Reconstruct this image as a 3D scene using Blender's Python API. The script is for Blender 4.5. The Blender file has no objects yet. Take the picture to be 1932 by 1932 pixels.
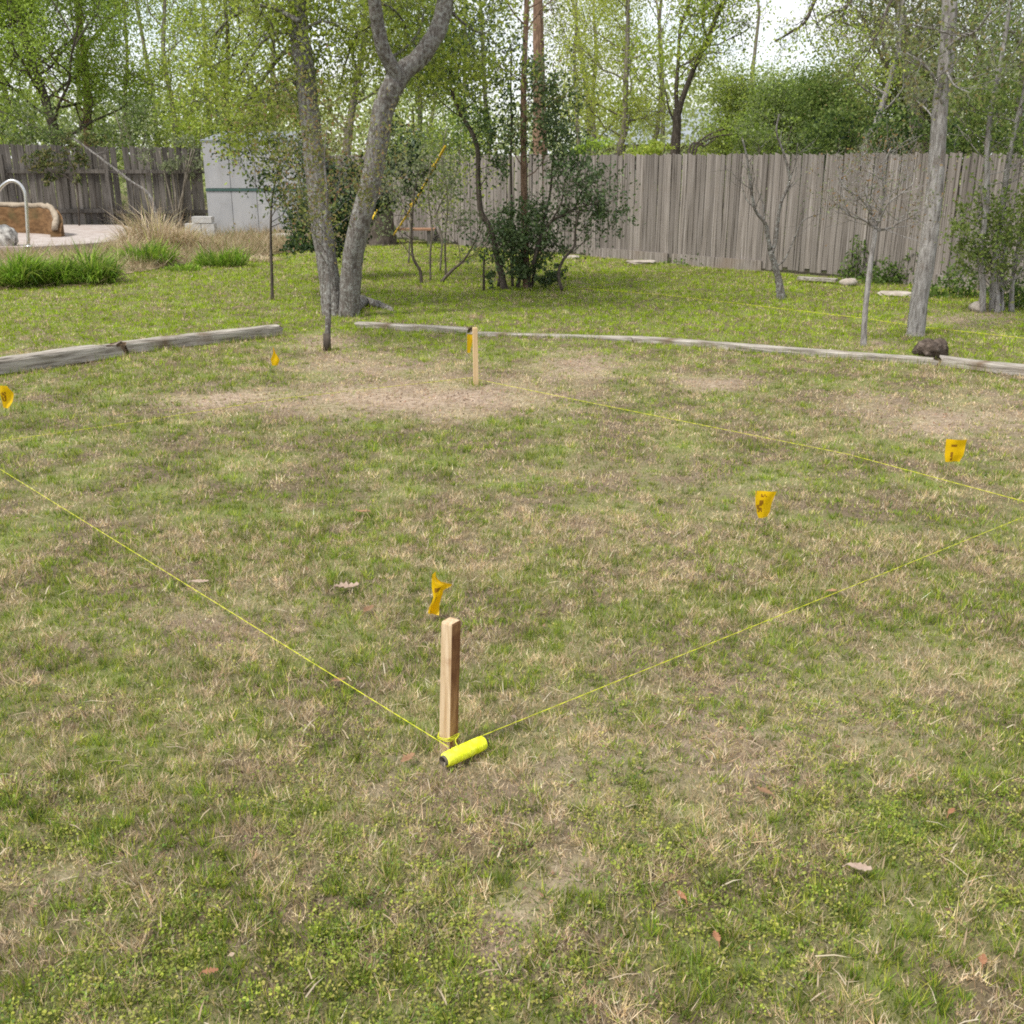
import bpy, math, random
import numpy as np
from mathutils import Vector

random.seed(11)
rng = np.random.default_rng(11)
SC = bpy.context.scene
COL = SC.collection

# ------------------------------------------------------------------ camera
F, CX, CY = 1980.0, 966.0, 966.0          # focal length and centre in units of a 1932 px wide picture
PITCH = math.radians(18.7)
CAMZ = 1.75
cam_d = bpy.data.cameras.new('camera')
cam_d.sensor_width = 36.0
cam_d.lens = 36.0 * F / 1932.0
cam_d.clip_start = 0.05
cam_d.clip_end = 1500.0
cam = bpy.data.objects.new('camera', cam_d)
cam.location = (0, 0, CAMZ)
cam.rotation_euler = (math.radians(90) - PITCH, 0, 0)
COL.objects.link(cam)
SC.camera = cam

# ------------------------------------------------------------------ sky, sun, exposure
SUN_EL, SUN_AZ = math.radians(58), math.radians(-125)
world = bpy.data.worlds.new('World')
SC.world = world
world.use_nodes = True
wn, wl = world.node_tree.nodes, world.node_tree.links
wn.clear()
wo = wn.new('ShaderNodeOutputWorld')
wb = wn.new('ShaderNodeBackground')
wb.inputs['Strength'].default_value = 0.13
sky = wn.new('ShaderNodeTexSky')
sky.sky_type = 'NISHITA'
sky.sun_disc = False
sky.sun_elevation = SUN_EL
sky.sun_rotation = SUN_AZ
tc = wn.new('ShaderNodeTexCoord')
mp = wn.new('ShaderNodeMapping')
mp.inputs['Scale'].default_value = (1, 1, 2.4)
nz = wn.new('ShaderNodeTexNoise')
nz.inputs['Scale'].default_value = 4.5
nz.inputs['Detail'].default_value = 7
nz.inputs['Roughness'].default_value = 0.55
rp = wn.new('ShaderNodeValToRGB')
rp.color_ramp.elements[0].position = 0.36
rp.color_ramp.elements[0].color = (0.45, 0.45, 0.45, 1)
rp.color_ramp.elements[1].position = 0.58
rp.color_ramp.elements[1].color = (1, 1, 1, 1)
mx = wn.new('ShaderNodeMix')
mx.data_type = 'RGBA'
mx.inputs['B'].default_value = (4.8, 4.85, 4.95, 1)       # bright cloud
wl.new(tc.outputs['Generated'], mp.inputs['Vector'])
wl.new(mp.outputs['Vector'], nz.inputs['Vector'])
wl.new(nz.outputs['Fac'], rp.inputs['Fac'])
wl.new(rp.outputs['Color'], mx.inputs['Factor'])
wl.new(sky.outputs['Color'], mx.inputs['A'])
wl.new(mx.outputs['Result'], wb.inputs['Color'])
wl.new(wb.outputs['Background'], wo.inputs['Surface'])

sun_d = bpy.data.lights.new('sun', 'SUN')
sun_d.energy = 2.3
sun_d.angle = math.radians(12)
sun_d.color = (1.0, 0.955, 0.88)
sun = bpy.data.objects.new('sun', sun_d)
sdir = Vector((math.sin(SUN_AZ) * math.cos(SUN_EL), math.cos(SUN_AZ) * math.cos(SUN_EL), math.sin(SUN_EL)))
sun.rotation_euler = sdir.to_track_quat('Z', 'Y').to_euler()
sun.location = (0, 0, 30)
COL.objects.link(sun)

SC.view_settings.view_transform = 'Standard'
SC.view_settings.look = 'None'
SC.view_settings.gamma = 1.0
SC.view_settings.exposure = 0.95
SC.view_settings.use_curve_mapping = False
SC.render.engine = 'CYCLES'
SC.cycles.use_denoising = False
SC.cycles.max_bounces = 6
SC.cycles.filter_width = 1.9

# ------------------------------------------------------------------ helpers: picture measurements to places
SP, CP = math.sin(PITCH), math.cos(PITCH)


def ray(px, py):
    a, b = (px - CX) / F, (py - CY) / F
    return np.array([a, CP - b * SP, -SP - b * CP])


def G(px, py, z=0.0):
    d = ray(px, py)
    t = (z - CAMZ) / d[2]
    return np.array([d[0] * t, d[1] * t, z])


def A(px, py, y):
    d = ray(px, py)
    t = y / d[1]
    return np.array([d[0] * t, y, CAMZ + d[2] * t])


def to_px(x, y, z=0.0):
    dz = z - CAMZ
    dep = y * CP - dz * SP
    up = y * SP + dz * CP
    return CX + F * x / dep, CY - F * up / dep


def _hash(ix, iy, s):
    n = (ix.astype(np.int64) * 374761393 + iy.astype(np.int64) * 668265263 + s * 974711) & 0x7fffffff
    n = ((n ^ (n >> 13)) * 1274126177) & 0x7fffffff
    return ((n ^ (n >> 16)) & 0xffff) / 65535.0


def vnoise(x, y, s=0):
    x, y = np.asarray(x, float), np.asarray(y, float)
    ix, iy = np.floor(x), np.floor(y)
    fx, fy = x - ix, y - iy
    fx, fy = fx * fx * (3 - 2 * fx), fy * fy * (3 - 2 * fy)
    a, b = _hash(ix, iy, s), _hash(ix + 1, iy, s)
    c, d = _hash(ix, iy + 1, s), _hash(ix + 1, iy + 1, s)
    return (a * (1 - fx) + b * fx) * (1 - fy) + (c * (1 - fx) + d * fx) * fy


def fbm(x, y, s=0, o=4):
    v, a, t = 0, 0.5, 0
    for i in range(o):
        v = v + a * vnoise(x * 2 ** i + 17 * i, y * 2 ** i - 9 * i, s + i)
        t += a
        a *= 0.5
    return v / t


def hgt(x, y):
    """gentle unevenness of the lawn"""
    x, y = np.asarray(x, float), np.asarray(y, float)
    r = np.hypot(x, y)
    near = np.clip((40 - r) / 10, 0, 1)
    return near * (0.05 * (fbm(x * 0.45, y * 0.45, 3, 3) - 0.5) + 0.022 * (fbm(x * 2.2, y * 2.2, 8, 2) - 0.5))


def hz(x, y):
    return float(hgt(np.array([x]), np.array([y]))[0])


def nrm(v):
    return v / (np.linalg.norm(v) + 1e-9)


# ------------------------------------------------------------------ helpers: materials
def new_mat(name):
    m = bpy.data.materials.new(name)
    m.use_nodes = True
    n, l = m.node_tree.nodes, m.node_tree.links
    return m, n, l, n['Principled BSDF']


def noise_mat(name, stops, scale=5, stretch=(1, 1, 1), rough=0.85, bump=0.3, bscale=None, rand=0.0,
              detail=8, coord='Object', second=None, metallic=0.0, distort=0.0, bdist=0.02):
    """colour ramp over stretched noise, optional second layer (colour, scale, lo, hi), bump, per object variation"""
    m, n, l, b = new_mat(name)
    t = n.new('ShaderNodeTexCoord')
    mpn = n.new('ShaderNodeMapping')
    mpn.inputs['Scale'].default_value = stretch
    l.new(t.outputs[coord], mpn.inputs['Vector'])
    oi = n.new('ShaderNodeObjectInfo')
    if rand:
        ml = n.new('ShaderNodeMath')
        ml.operation = 'MULTIPLY'
        ml.inputs[1].default_value = 57.0
        l.new(oi.outputs['Random'], ml.inputs[0])
        l.new(ml.outputs[0], mpn.inputs['Location'])
    z = n.new('ShaderNodeTexNoise')
    z.inputs['Scale'].default_value = scale
    z.inputs['Detail'].default_value = detail
    z.inputs['Roughness'].default_value = 0.6
    z.inputs['Distortion'].default_value = distort
    l.new(mpn.outputs['Vector'], z.inputs['Vector'])
    r = n.new('ShaderNodeValToRGB')
    e = r.color_ramp.elements
    while len(e) < len(stops):
        e.new(0.5)
    for k, (p, c) in enumerate(stops):
        e[k].position = p
        e[k].color = (*c, 1)
    l.new(z.outputs['Fac'], r.inputs['Fac'])
    colour = r.outputs['Color']
    if second:
        c2, s2, lo, hi = second
        z2 = n.new('ShaderNodeTexNoise')
        z2.inputs['Scale'].default_value = s2
        z2.inputs['Detail'].default_value = 5
        l.new(mpn.outputs['Vector'] if False else t.outputs[coord], z2.inputs['Vector'])
        r2 = n.new('ShaderNodeMapRange')
        r2.inputs['From Min'].default_value = lo
        r2.inputs['From Max'].default_value = hi
        l.new(z2.outputs['Fac'], r2.inputs['Value'])
        mm = n.new('ShaderNodeMix')
        mm.data_type = 'RGBA'
        mm.inputs['B'].default_value = (*c2, 1)
        l.new(r2.outputs['Result'], mm.inputs['Factor'])
        l.new(colour, mm.inputs['A'])
        colour = mm.outputs['Result']
    if rand:
        hs = n.new('ShaderNodeHueSaturation')
        mr = n.new('ShaderNodeMapRange')
        mr.inputs['To Min'].default_value = 1 - rand
        mr.inputs['To Max'].default_value = 1 + rand
        l.new(oi.outputs['Random'], mr.inputs['Value'])
        l.new(mr.outputs['Result'], hs.inputs['Value'])
        l.new(colour, hs.inputs['Color'])
        colour = hs.outputs['Color']
    l.new(colour, b.inputs['Base Color'])
    b.inputs['Roughness'].default_value = rough
    b.inputs['Metallic'].default_value = metallic
    b.inputs['Specular IOR Level'].default_value = 0.25
    if bump:
        bp = n.new('ShaderNodeBump')
        bp.inputs['Strength'].default_value = bump
        bp.inputs['Distance'].default_value = bdist
        if bscale:
            z3 = n.new('ShaderNodeTexNoise')
            z3.inputs['Scale'].default_value = bscale
            z3.inputs['Detail'].default_value = 6
            l.new(mpn.outputs['Vector'], z3.inputs['Vector'])
            l.new(z3.outputs['Fac'], bp.inputs['Height'])
        else:
            l.new(z.outputs['Fac'], bp.inputs['Height'])
        l.new(bp.outputs['Normal'], b.inputs['Normal'])
    return m


def leaf_mat(name, trans=0.35, rough=0.55):
    """foliage and grass: each leaf carries its own colour, light shines through"""
    m, n, l, b = new_mat(name)
    at = n.new('ShaderNodeAttribute')
    at.attribute_name = 'col'
    l.new(at.outputs['Color'], b.inputs['Base Color'])
    b.inputs['Roughness'].default_value = rough
    b.inputs['Specular IOR Level'].default_value = 0.3
    tr = n.new('ShaderNodeBsdfTranslucent')
    l.new(at.outputs['Color'], tr.inputs['Color'])
    ms = n.new('ShaderNodeMixShader')
    ms.inputs['Fac'].default_value = trans
    l.new(b.outputs['BSDF'], ms.inputs[1])
    l.new(tr.outputs['BSDF'], ms.inputs[2])
    l.new(ms.outputs['Shader'], n['Material Output'].inputs['Surface'])
    return m


M = {}
M['grass'] = leaf_mat('grass_blades', 0.36, 0.6)
M['leaf'] = leaf_mat('tree_leaves', 0.55, 0.5)
M['leaf_gloss'] = leaf_mat('evergreen_leaves', 0.2, 0.38)
M['soil'] = noise_mat('lawn_soil', [(0.25, (0.05, 0.037, 0.023)), (0.45, (0.115, 0.087, 0.055)), (0.6, (0.165, 0.127, 0.08)), (0.8, (0.25, 0.195, 0.13))],
                      scale=38, rough=0.95, bump=0.8, second=((0.17, 0.19, 0.06), 2.2, 0.42, 0.66))
_n, _l = M['soil'].node_tree.nodes, M['soil'].node_tree.links          # paler, pinkish earth where the turf is worn
_b = _n['Principled BSDF']
_src = _b.inputs['Base Color'].links[0].from_socket
_at = _n.new('ShaderNodeAttribute')
_at.attribute_name = 'bare'
_mx = _n.new('ShaderNodeMix')
_mx.data_type = 'RGBA'
_z = _n.new('ShaderNodeTexNoise')
_z.inputs['Scale'].default_value = 22
_z.inputs['Detail'].default_value = 8
_r = _n.new('ShaderNodeValToRGB')
_r.color_ramp.elements[0].position, _r.color_ramp.elements[0].color = 0.30, (0.19, 0.135, 0.09, 1)
_r.color_ramp.elements[1].position, _r.color_ramp.elements[1].color = 0.64, (0.45, 0.355, 0.27, 1)
_t = _n.new('ShaderNodeTexCoord')
_l.new(_t.outputs['Object'], _z.inputs['Vector'])
_l.new(_z.outputs['Fac'], _r.inputs['Fac'])
_l.new(_at.outputs['Fac'], _mx.inputs['Factor'])
_l.new(_src, _mx.inputs['A'])
_l.new(_r.outputs['Color'], _mx.inputs['B'])
_l.new(_mx.outputs['Result'], _b.inputs['Base Color'])
M['bed'] = noise_mat('dry_bed_soil', [(0.25, (0.16, 0.115, 0.07)), (0.5, (0.30, 0.235, 0.15)), (0.75, (0.42, 0.34, 0.22))], scale=9, rough=0.95, bump=0.9,
                     second=((0.13, 0.16, 0.05), 1.1, 0.55, 0.75))
M['bark_grey'] = noise_mat('grey_bark', [(0.32, (0.07, 0.055, 0.044)), (0.45, (0.135, 0.117, 0.102)), (0.58, (0.20, 0.18, 0.162)), (0.74, (0.31, 0.293, 0.272))],
                           scale=34, stretch=(1, 1, 0.16), bump=1.0, second=((0.33, 0.33, 0.305), 26, 0.46, 0.70), bdist=0.05)
M['bark_pale'] = noise_mat('pale_bark', [(0.32, (0.10, 0.088, 0.076)), (0.45, (0.23, 0.212, 0.196)), (0.58, (0.32, 0.302, 0.284)), (0.74, (0.44, 0.424, 0.40))],
                           scale=32, stretch=(1, 1, 0.2), bump=0.9, second=((0.17, 0.135, 0.11), 5, 0.56, 0.76), bdist=0.03)
M['bark_dark'] = noise_mat('dark_bark', [(0.3, (0.035, 0.028, 0.022)), (0.55, (0.085, 0.068, 0.053)), (0.75, (0.17, 0.145, 0.12))], scale=24, stretch=(1, 1, 0.3), bump=0.8)
M['bark_brown'] = noise_mat('brown_bark', [(0.3, (0.075, 0.045, 0.03)), (0.5, (0.19, 0.118, 0.078)), (0.72, (0.32, 0.22, 0.155))], scale=16, stretch=(1, 1, 0.25), bump=0.9)
M['bark_mid'] = noise_mat('olive_bark', [(0.3, (0.08, 0.066, 0.048)), (0.5, (0.18, 0.155, 0.118)), (0.75, (0.30, 0.27, 0.22))], scale=18, stretch=(1, 1, 0.35), bump=0.7)
M['board'] = noise_mat('weathered_boards', [(0.34, (0.06, 0.05, 0.041)), (0.42, (0.17, 0.148, 0.13)), (0.54, (0.232, 0.204, 0.182)), (0.68, (0.315, 0.285, 0.262))],
                       scale=12, stretch=(4.2, 1, 0.13), rough=0.92, bump=0.5, rand=0.20, second=((0.20, 0.152, 0.112), 1.3, 0.5, 0.85))
M['board_dark'] = noise_mat('old_dark_boards', [(0.26, (0.045, 0.038, 0.032)), (0.45, (0.11, 0.098, 0.086)), (0.62, (0.185, 0.168, 0.15)), (0.8, (0.27, 0.25, 0.225))],
                            scale=10, stretch=(3, 1, 0.25), rough=0.93, bump=0.6, rand=0.35, second=((0.05, 0.045, 0.035), 0.9, 0.45, 0.72))
M['timber'] = noise_mat('grey_timber', [(0.27, (0.08, 0.068, 0.055)), (0.42, (0.24, 0.212, 0.178)), (0.6, (0.41, 0.378, 0.33)), (0.8, (0.52, 0.485, 0.435))],
                        scale=9, stretch=(0.35, 4, 4), rough=0.9, bump=0.9, second=((0.16, 0.115, 0.075), 4.2, 0.56, 0.75))
M['rot'] = noise_mat('rotten_wood', [(0.3, (0.02, 0.015, 0.01)), (0.55, (0.10, 0.062, 0.035)), (0.8, (0.26, 0.18, 0.115))], scale=22, bump=1.0)
M['stake'] = noise_mat('raw_stake_wood', [(0.28, (0.36, 0.215, 0.105)), (0.45, (0.50, 0.36, 0.215)), (0.62, (0.62, 0.475, 0.315)), (0.8, (0.70, 0.56, 0.40))],
                       scale=20, stretch=(5, 5, 0.22), rough=0.75, bump=0.25, second=((0.215, 0.085, 0.03), 7.5, 0.55, 0.72), distort=0.6)
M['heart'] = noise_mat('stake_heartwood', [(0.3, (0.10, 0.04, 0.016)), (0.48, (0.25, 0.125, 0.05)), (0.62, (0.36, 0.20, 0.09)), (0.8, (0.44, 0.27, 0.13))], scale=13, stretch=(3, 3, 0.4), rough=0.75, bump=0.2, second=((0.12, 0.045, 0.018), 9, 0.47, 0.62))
M['stake_pale'] = noise_mat('fresh_stake_wood', [(0.3, (0.50, 0.345, 0.17)), (0.55, (0.62, 0.45, 0.25)), (0.8, (0.68, 0.52, 0.33))], scale=14, stretch=(4, 4, 0.25), rough=0.75, bump=0.2)
M['line'] = noise_mat('yellow_line', [(0.3, (0.46, 0.47, 0.02)), (0.55, (0.62, 0.64, 0.03)), (0.8, (0.70, 0.71, 0.10))], scale=90, rough=0.55, bump=0.3)
M['spool'] = noise_mat('yellow_winding', [(0.25, (0.50, 0.56, 0.01)), (0.4, (0.80, 0.86, 0.02)), (0.6, (0.90, 0.94, 0.08)), (0.85, (0.94, 0.96, 0.30))], scale=32, stretch=(1, 1, 1), rough=0.5, bump=0.3)
M['core'] = noise_mat('cardboard_core', [(0.3, (0.05, 0.042, 0.03)), (0.7, (0.13, 0.11, 0.08))], scale=30, bump=0.1)
M['flag'] = leaf_mat('flag_plastic', 0.35, 0.4)
M['print'] = noise_mat('flag_print', [(0.3, (0.20, 0.09, 0.006)), (0.7, (0.34, 0.17, 0.01))], scale=60, rough=0.5, bump=0)
M['wire'] = noise_mat('steel_wire', [(0.3, (0.25, 0.25, 0.25)), (0.7, (0.42, 0.42, 0.41))], scale=20, rough=0.4, bump=0, metallic=0.7)
M['chrome'] = noise_mat('handrail_steel', [(0.3, (0.55, 0.54, 0.52)), (0.7, (0.75, 0.74, 0.72))], scale=6, rough=0.28, bump=0.05, metallic=0.9)
M['stone'] = noise_mat('pale_stone', [(0.3, (0.24, 0.20, 0.165)), (0.5, (0.40, 0.35, 0.30)), (0.75, (0.55, 0.50, 0.45))], scale=7, bump=0.7)
M['rock_dark'] = noise_mat('pitted_brown_rock', [(0.3, (0.03, 0.022, 0.017)), (0.5, (0.10, 0.075, 0.058)), (0.75, (0.22, 0.175, 0.145))], scale=17, bump=1.0, bdist=0.05)
M['rock_mottled'] = noise_mat('mottled_rock', [(0.35, (0.12, 0.11, 0.10)), (0.5, (0.42, 0.40, 0.37)), (0.7, (0.66, 0.64, 0.60))], scale=9, bump=0.7)
M['concrete'] = noise_mat('pool_concrete', [(0.3, (0.28, 0.23, 0.20)), (0.5, (0.38, 0.33, 0.30)), (0.75, (0.47, 0.43, 0.40))], scale=5, bump=0.3, second=((0.34, 0.26, 0.21), 1.4, 0.55, 0.8))
M['coping'] = noise_mat('pale_coping', [(0.3, (0.22, 0.175, 0.125)), (0.7, (0.37, 0.31, 0.235))], scale=9, bump=0.8)
M['rust'] = noise_mat('rust_stained_wall', [(0.28, (0.06, 0.03, 0.01)), (0.45, (0.125, 0.068, 0.028)), (0.6, (0.19, 0.105, 0.045)), (0.8, (0.21, 0.15, 0.09))], scale=5, stretch=(1, 1, 2.2), bump=0.5,
                      second=((0.09, 0.075, 0.03), 2.4, 0.52, 0.75))
M['siding'] = noise_mat('shed_siding', [(0.3, (0.29, 0.292, 0.30)), (0.5, (0.36, 0.36, 0.365)), (0.75, (0.42, 0.417, 0.415))], scale=2.5, stretch=(1, 1, 0.4), bump=0.15, rough=0.7, second=((0.27, 0.26, 0.25), 1.7, 0.55, 0.85))
M['trim'] = noise_mat('green_trim', [(0.3, (0.035, 0.075, 0.065)), (0.7, (0.07, 0.125, 0.11))], scale=8, bump=0.2, rough=0.6)
M['shed_roof'] = noise_mat('shed_roof', [(0.3, (0.14, 0.155, 0.16)), (0.7, (0.23, 0.245, 0.25))], scale=8, bump=0.3)
M['block'] = noise_mat('concrete_block', [(0.3, (0.36, 0.35, 0.33)), (0.7, (0.52, 0.51, 0.49))], scale=10, bump=0.4)
M['house_wall'] = noise_mat('house_brick', [(0.3, (0.22, 0.20, 0.19)), (0.7, (0.34, 0.31, 0.29))], scale=6, bump=0.3)
M['house_roof'] = noise_mat('house_shingles', [(0.3, (0.20, 0.22, 0.24)), (0.7, (0.33, 0.36, 0.39))], scale=12, bump=0.4)
M['glass'] = noise_mat('window_glass', [(0.3, (0.03, 0.035, 0.04)), (0.7, (0.06, 0.07, 0.08))], scale=2, rough=0.1, bump=0)
M['bench'] = noise_mat('reddish_bench_wood', [(0.3, (0.20, 0.105, 0.06)), (0.7, (0.38, 0.22, 0.135))], scale=9, stretch=(0.4, 3, 3), bump=0.4)
M['leaf_dry'] = noise_mat('dry_leaf', [(0.3, (0.16, 0.085, 0.045)), (0.7, (0.30, 0.18, 0.10))], scale=30, bump=0.4, rand=0.35)
M['leaf_pale'] = noise_mat('bleached_leaf', [(0.3, (0.27, 0.19, 0.14)), (0.7, (0.40, 0.31, 0.245))], scale=30, bump=0.4)
M['leaf_orange'] = noise_mat('orange_leaf', [(0.3, (0.20, 0.09, 0.045)), (0.7, (0.34, 0.17, 0.09))], scale=30, bump=0.4)
M['rope'] = noise_mat('yellow_rope', [(0.3, (0.62, 0.40, 0.02)), (0.7, (0.80, 0.56, 0.05))], scale=30, bump=0.3)


# ------------------------------------------------------------------ helpers: objects
def tag(o, label=None, cat=None, group=None, kind=None):
    if label:
        o['label'] = label
    if cat:
        o['category'] = cat
    if group:
        o['group'] = group
    if kind:
        o['kind'] = kind
    return o


def thing(name, loc, label, cat, group=None):
    o = bpy.data.objects.new(name, None)
    o.location = Vector(loc)
    o.empty_display_size = 0.1
    COL.objects.link(o)
    return tag(o, label, cat, group)


def base_of(o):
    p = np.zeros(3)
    while o is not None:
        p = p + np.array(o.location)
        o = o.parent
    return p


class MB:
    def __init__(self):
        self.v, self.f, self.mi = [], [], []

    def add(self, vs, fs, mi=0):
        k = len(self.v)
        self.v += [tuple(map(float, p)) for p in vs]
        self.f += [tuple(i + k for i in f) for f in fs]
        self.mi += [mi] * len(fs)
        return self

    def box(self, c, s, rz=0.0, mi=0):
        x, y, z = s[0] / 2, s[1] / 2, s[2] / 2
        co, si = math.cos(rz), math.sin(rz)
        vs = [(c[0] + a * x * co - b * y * si, c[1] + a * x * si + b * y * co, c[2] + d * z)
              for d in (-1, 1) for a, b in ((-1, -1), (1, -1), (1, 1), (-1, 1))]
        return self.add(vs, [(3, 2, 1, 0), (4, 5, 6, 7), (0, 1, 5, 4), (1, 2, 6, 5), (2, 3, 7, 6), (3, 0, 4, 7)], mi)

    def tube(self, pts, rad, n=6, cap=True, rough=0.0, flare=0.0, mi=0):
        pts = [np.asarray(p, float) for p in pts]
        m = len(pts)
        if not hasattr(rad, '__len__'):
            rad = [rad] * m
        vs = []
        t = nrm(pts[1] - pts[0])
        u = nrm(np.cross(t, (0.0, 1.0, 0.0) if abs(t[1]) < 0.9 else (1.0, 0.0, 0.0)))
        for i in range(m):
            t = nrm(pts[min(i + 1, m - 1)] - pts[max(i - 1, 0)])
            u = nrm(u - t * np.dot(u, t))
            w = np.cross(t, u)
            for k in range(n):
                a = 2 * math.pi * k / n
                r = rad[i]
                if rough:
                    r *= 1 + rough * (random.random() - 0.5) + rough * 0.8 * math.sin(3 * a + 0.35 * i) * 0.5
                if flare and i < 4:
                    r *= 1 + flare * (1 - i / 4) ** 2 * (0.75 + 0.5 * math.cos(4 * a + 0.8))
                vs.append(pts[i] + (u * math.cos(a) + w * math.sin(a)) * r)
        fs = [(i * n + k, i * n + (k + 1) % n, (i + 1) * n + (k + 1) % n, (i + 1) * n + k) for i in range(m - 1) for k in range(n)]
        if cap:
            fs += [tuple(range(n - 1, -1, -1)), tuple((m - 1) * n + k for k in range(n))]
        return self.add(vs, fs, mi)

    def build(self, name, mats, parent=None, smooth=False, origin=None):
        o0 = base_of(parent) if parent is not None else (np.asarray(origin, float) if origin is not None else np.zeros(3))
        me = bpy.data.meshes.new(name)
        me.from_pydata([tuple(np.array(p) - o0) for p in self.v], [], self.f)
        mats = mats if isinstance(mats, (list, tuple)) else [mats]
        for m in mats:
            me.materials.append(m)
        if len(mats) > 1:
            me.polygons.foreach_set('material_index', self.mi)
        if smooth:
            me.polygons.foreach_set('use_smooth', [True] * len(self.f))
        me.update()
        ob = bpy.data.objects.new(name, me)
        COL.objects.link(ob)
        if parent is not None:
            ob.parent = parent
        elif origin is not None:
            ob.location = Vector(origin)
        return ob


def np_mesh(name, verts, faces_n, col, mat, parent=None, smooth=False):
    """verts (N,k,3): N separate k-gons given per piece; col (N,3) colour of each piece. faces_n: list of index tuples in a piece"""
    N, k, _ = verts.shape
    me = bpy.data.meshes.new(name)
    me.vertices.add(N * k)
    o0 = base_of(parent) if parent is not None else np.zeros(3)
    me.vertices.foreach_set('co', (verts - o0).reshape(-1).astype(np.float32))
    nl = sum(len(f) for f in faces_n)
    li = np.concatenate([np.array(f) for f in faces_n])
    loops = (np.arange(N)[:, None] * k + li[None, :]).reshape(-1)
    starts0 = np.cumsum([0] + [len(f) for f in faces_n[:-1]])
    starts = (np.arange(N)[:, None] * nl + starts0[None, :]).reshape(-1)
    me.loops.add(len(loops))
    me.loops.foreach_set('vertex_index', loops.astype(np.int32))
    me.polygons.add(len(starts))
    me.polygons.foreach_set('loop_start', starts.astype(np.int32))
    me.update(calc_edges=True)
    at = me.attributes.new('col', 'FLOAT_COLOR', 'POINT')
    c4 = np.ones((N, k, 4), np.float32)
    c4[:, :, :3] = col[:, None, :] if col.ndim == 2 else col
    at.data.foreach_set('color', c4.reshape(-1))
    if smooth:
        me.polygons.foreach_set('use_smooth', np.ones(len(starts), bool))
    me.materials.append(mat)
    ob = bpy.data.objects.new(name, me)
    COL.objects.link(ob)
    if parent is not None:
        ob.parent = parent
    return ob


def pal(n, cols, jit=0.15, w=None):
    """n colours mixed between neighbouring palette entries with brightness jitter"""
    cols = np.array(cols, float)
    i = rng.choice(len(cols), n, p=w)
    j = rng.choice(len(cols), n, p=w)
    t = rng.random((n, 1)) * 0.6
    c = cols[i] * (1 - t) + cols[j] * t
    return np.clip(c * (1 + jit * rng.normal(0, 1, (n, 1))), 0.005, 0.95)


def leaf_quads(c, L, W=0.5, droop=0.0, flat=0.0):
    """folded leaf diamonds at centres c (N,3); L length (N,) or scalar"""
    n = len(c)
    L = np.broadcast_to(np.asarray(L, float), (n,)) * rng.uniform(0.65, 1.3, n)
    u = rng.normal(0, 1, (n, 3))
    u[:, 2] = u[:, 2] * (1 - flat) - droop
    u /= np.linalg.norm(u, axis=1)[:, None]
    r = rng.normal(0, 1, (n, 3))
    if flat:
        r[:, 2] *= (1 - flat)
    v = r - u * (r * u).sum(1)[:, None]
    v /= np.linalg.norm(v, axis=1)[:, None] + 1e-9
    nn = np.cross(u, v)
    hw = (L * W / 2)[:, None]
    f = nn * hw * rng.uniform(0.1, 0.6, (n, 1))
    hl = (L / 2)[:, None]
    return np.stack([c - u * hl, c + v * hw + f - u * hl * 0.1, c + u * hl, c - v * hw + f - u * hl * 0.1], 1)


def smooth_path(pts, per=4):
    pts = [np.asarray(p, float) for p in pts]
    P = [2 * pts[0] - pts[1]] + pts + [2 * pts[-1] - pts[-2]]
    out = []
    for i in range(1, len(P) - 2):
        for k in range(per):
            t = k / per
            out.append(0.5 * (2 * P[i] + (P[i + 1] - P[i - 1]) * t + (2 * P[i - 1] - 5 * P[i] + 4 * P[i + 1] - P[i + 2]) * t * t
                              + (3 * P[i] - P[i - 1] - 3 * P[i + 1] + P[i + 2]) * t ** 3))
    out.append(P[-2])
    return out


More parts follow.
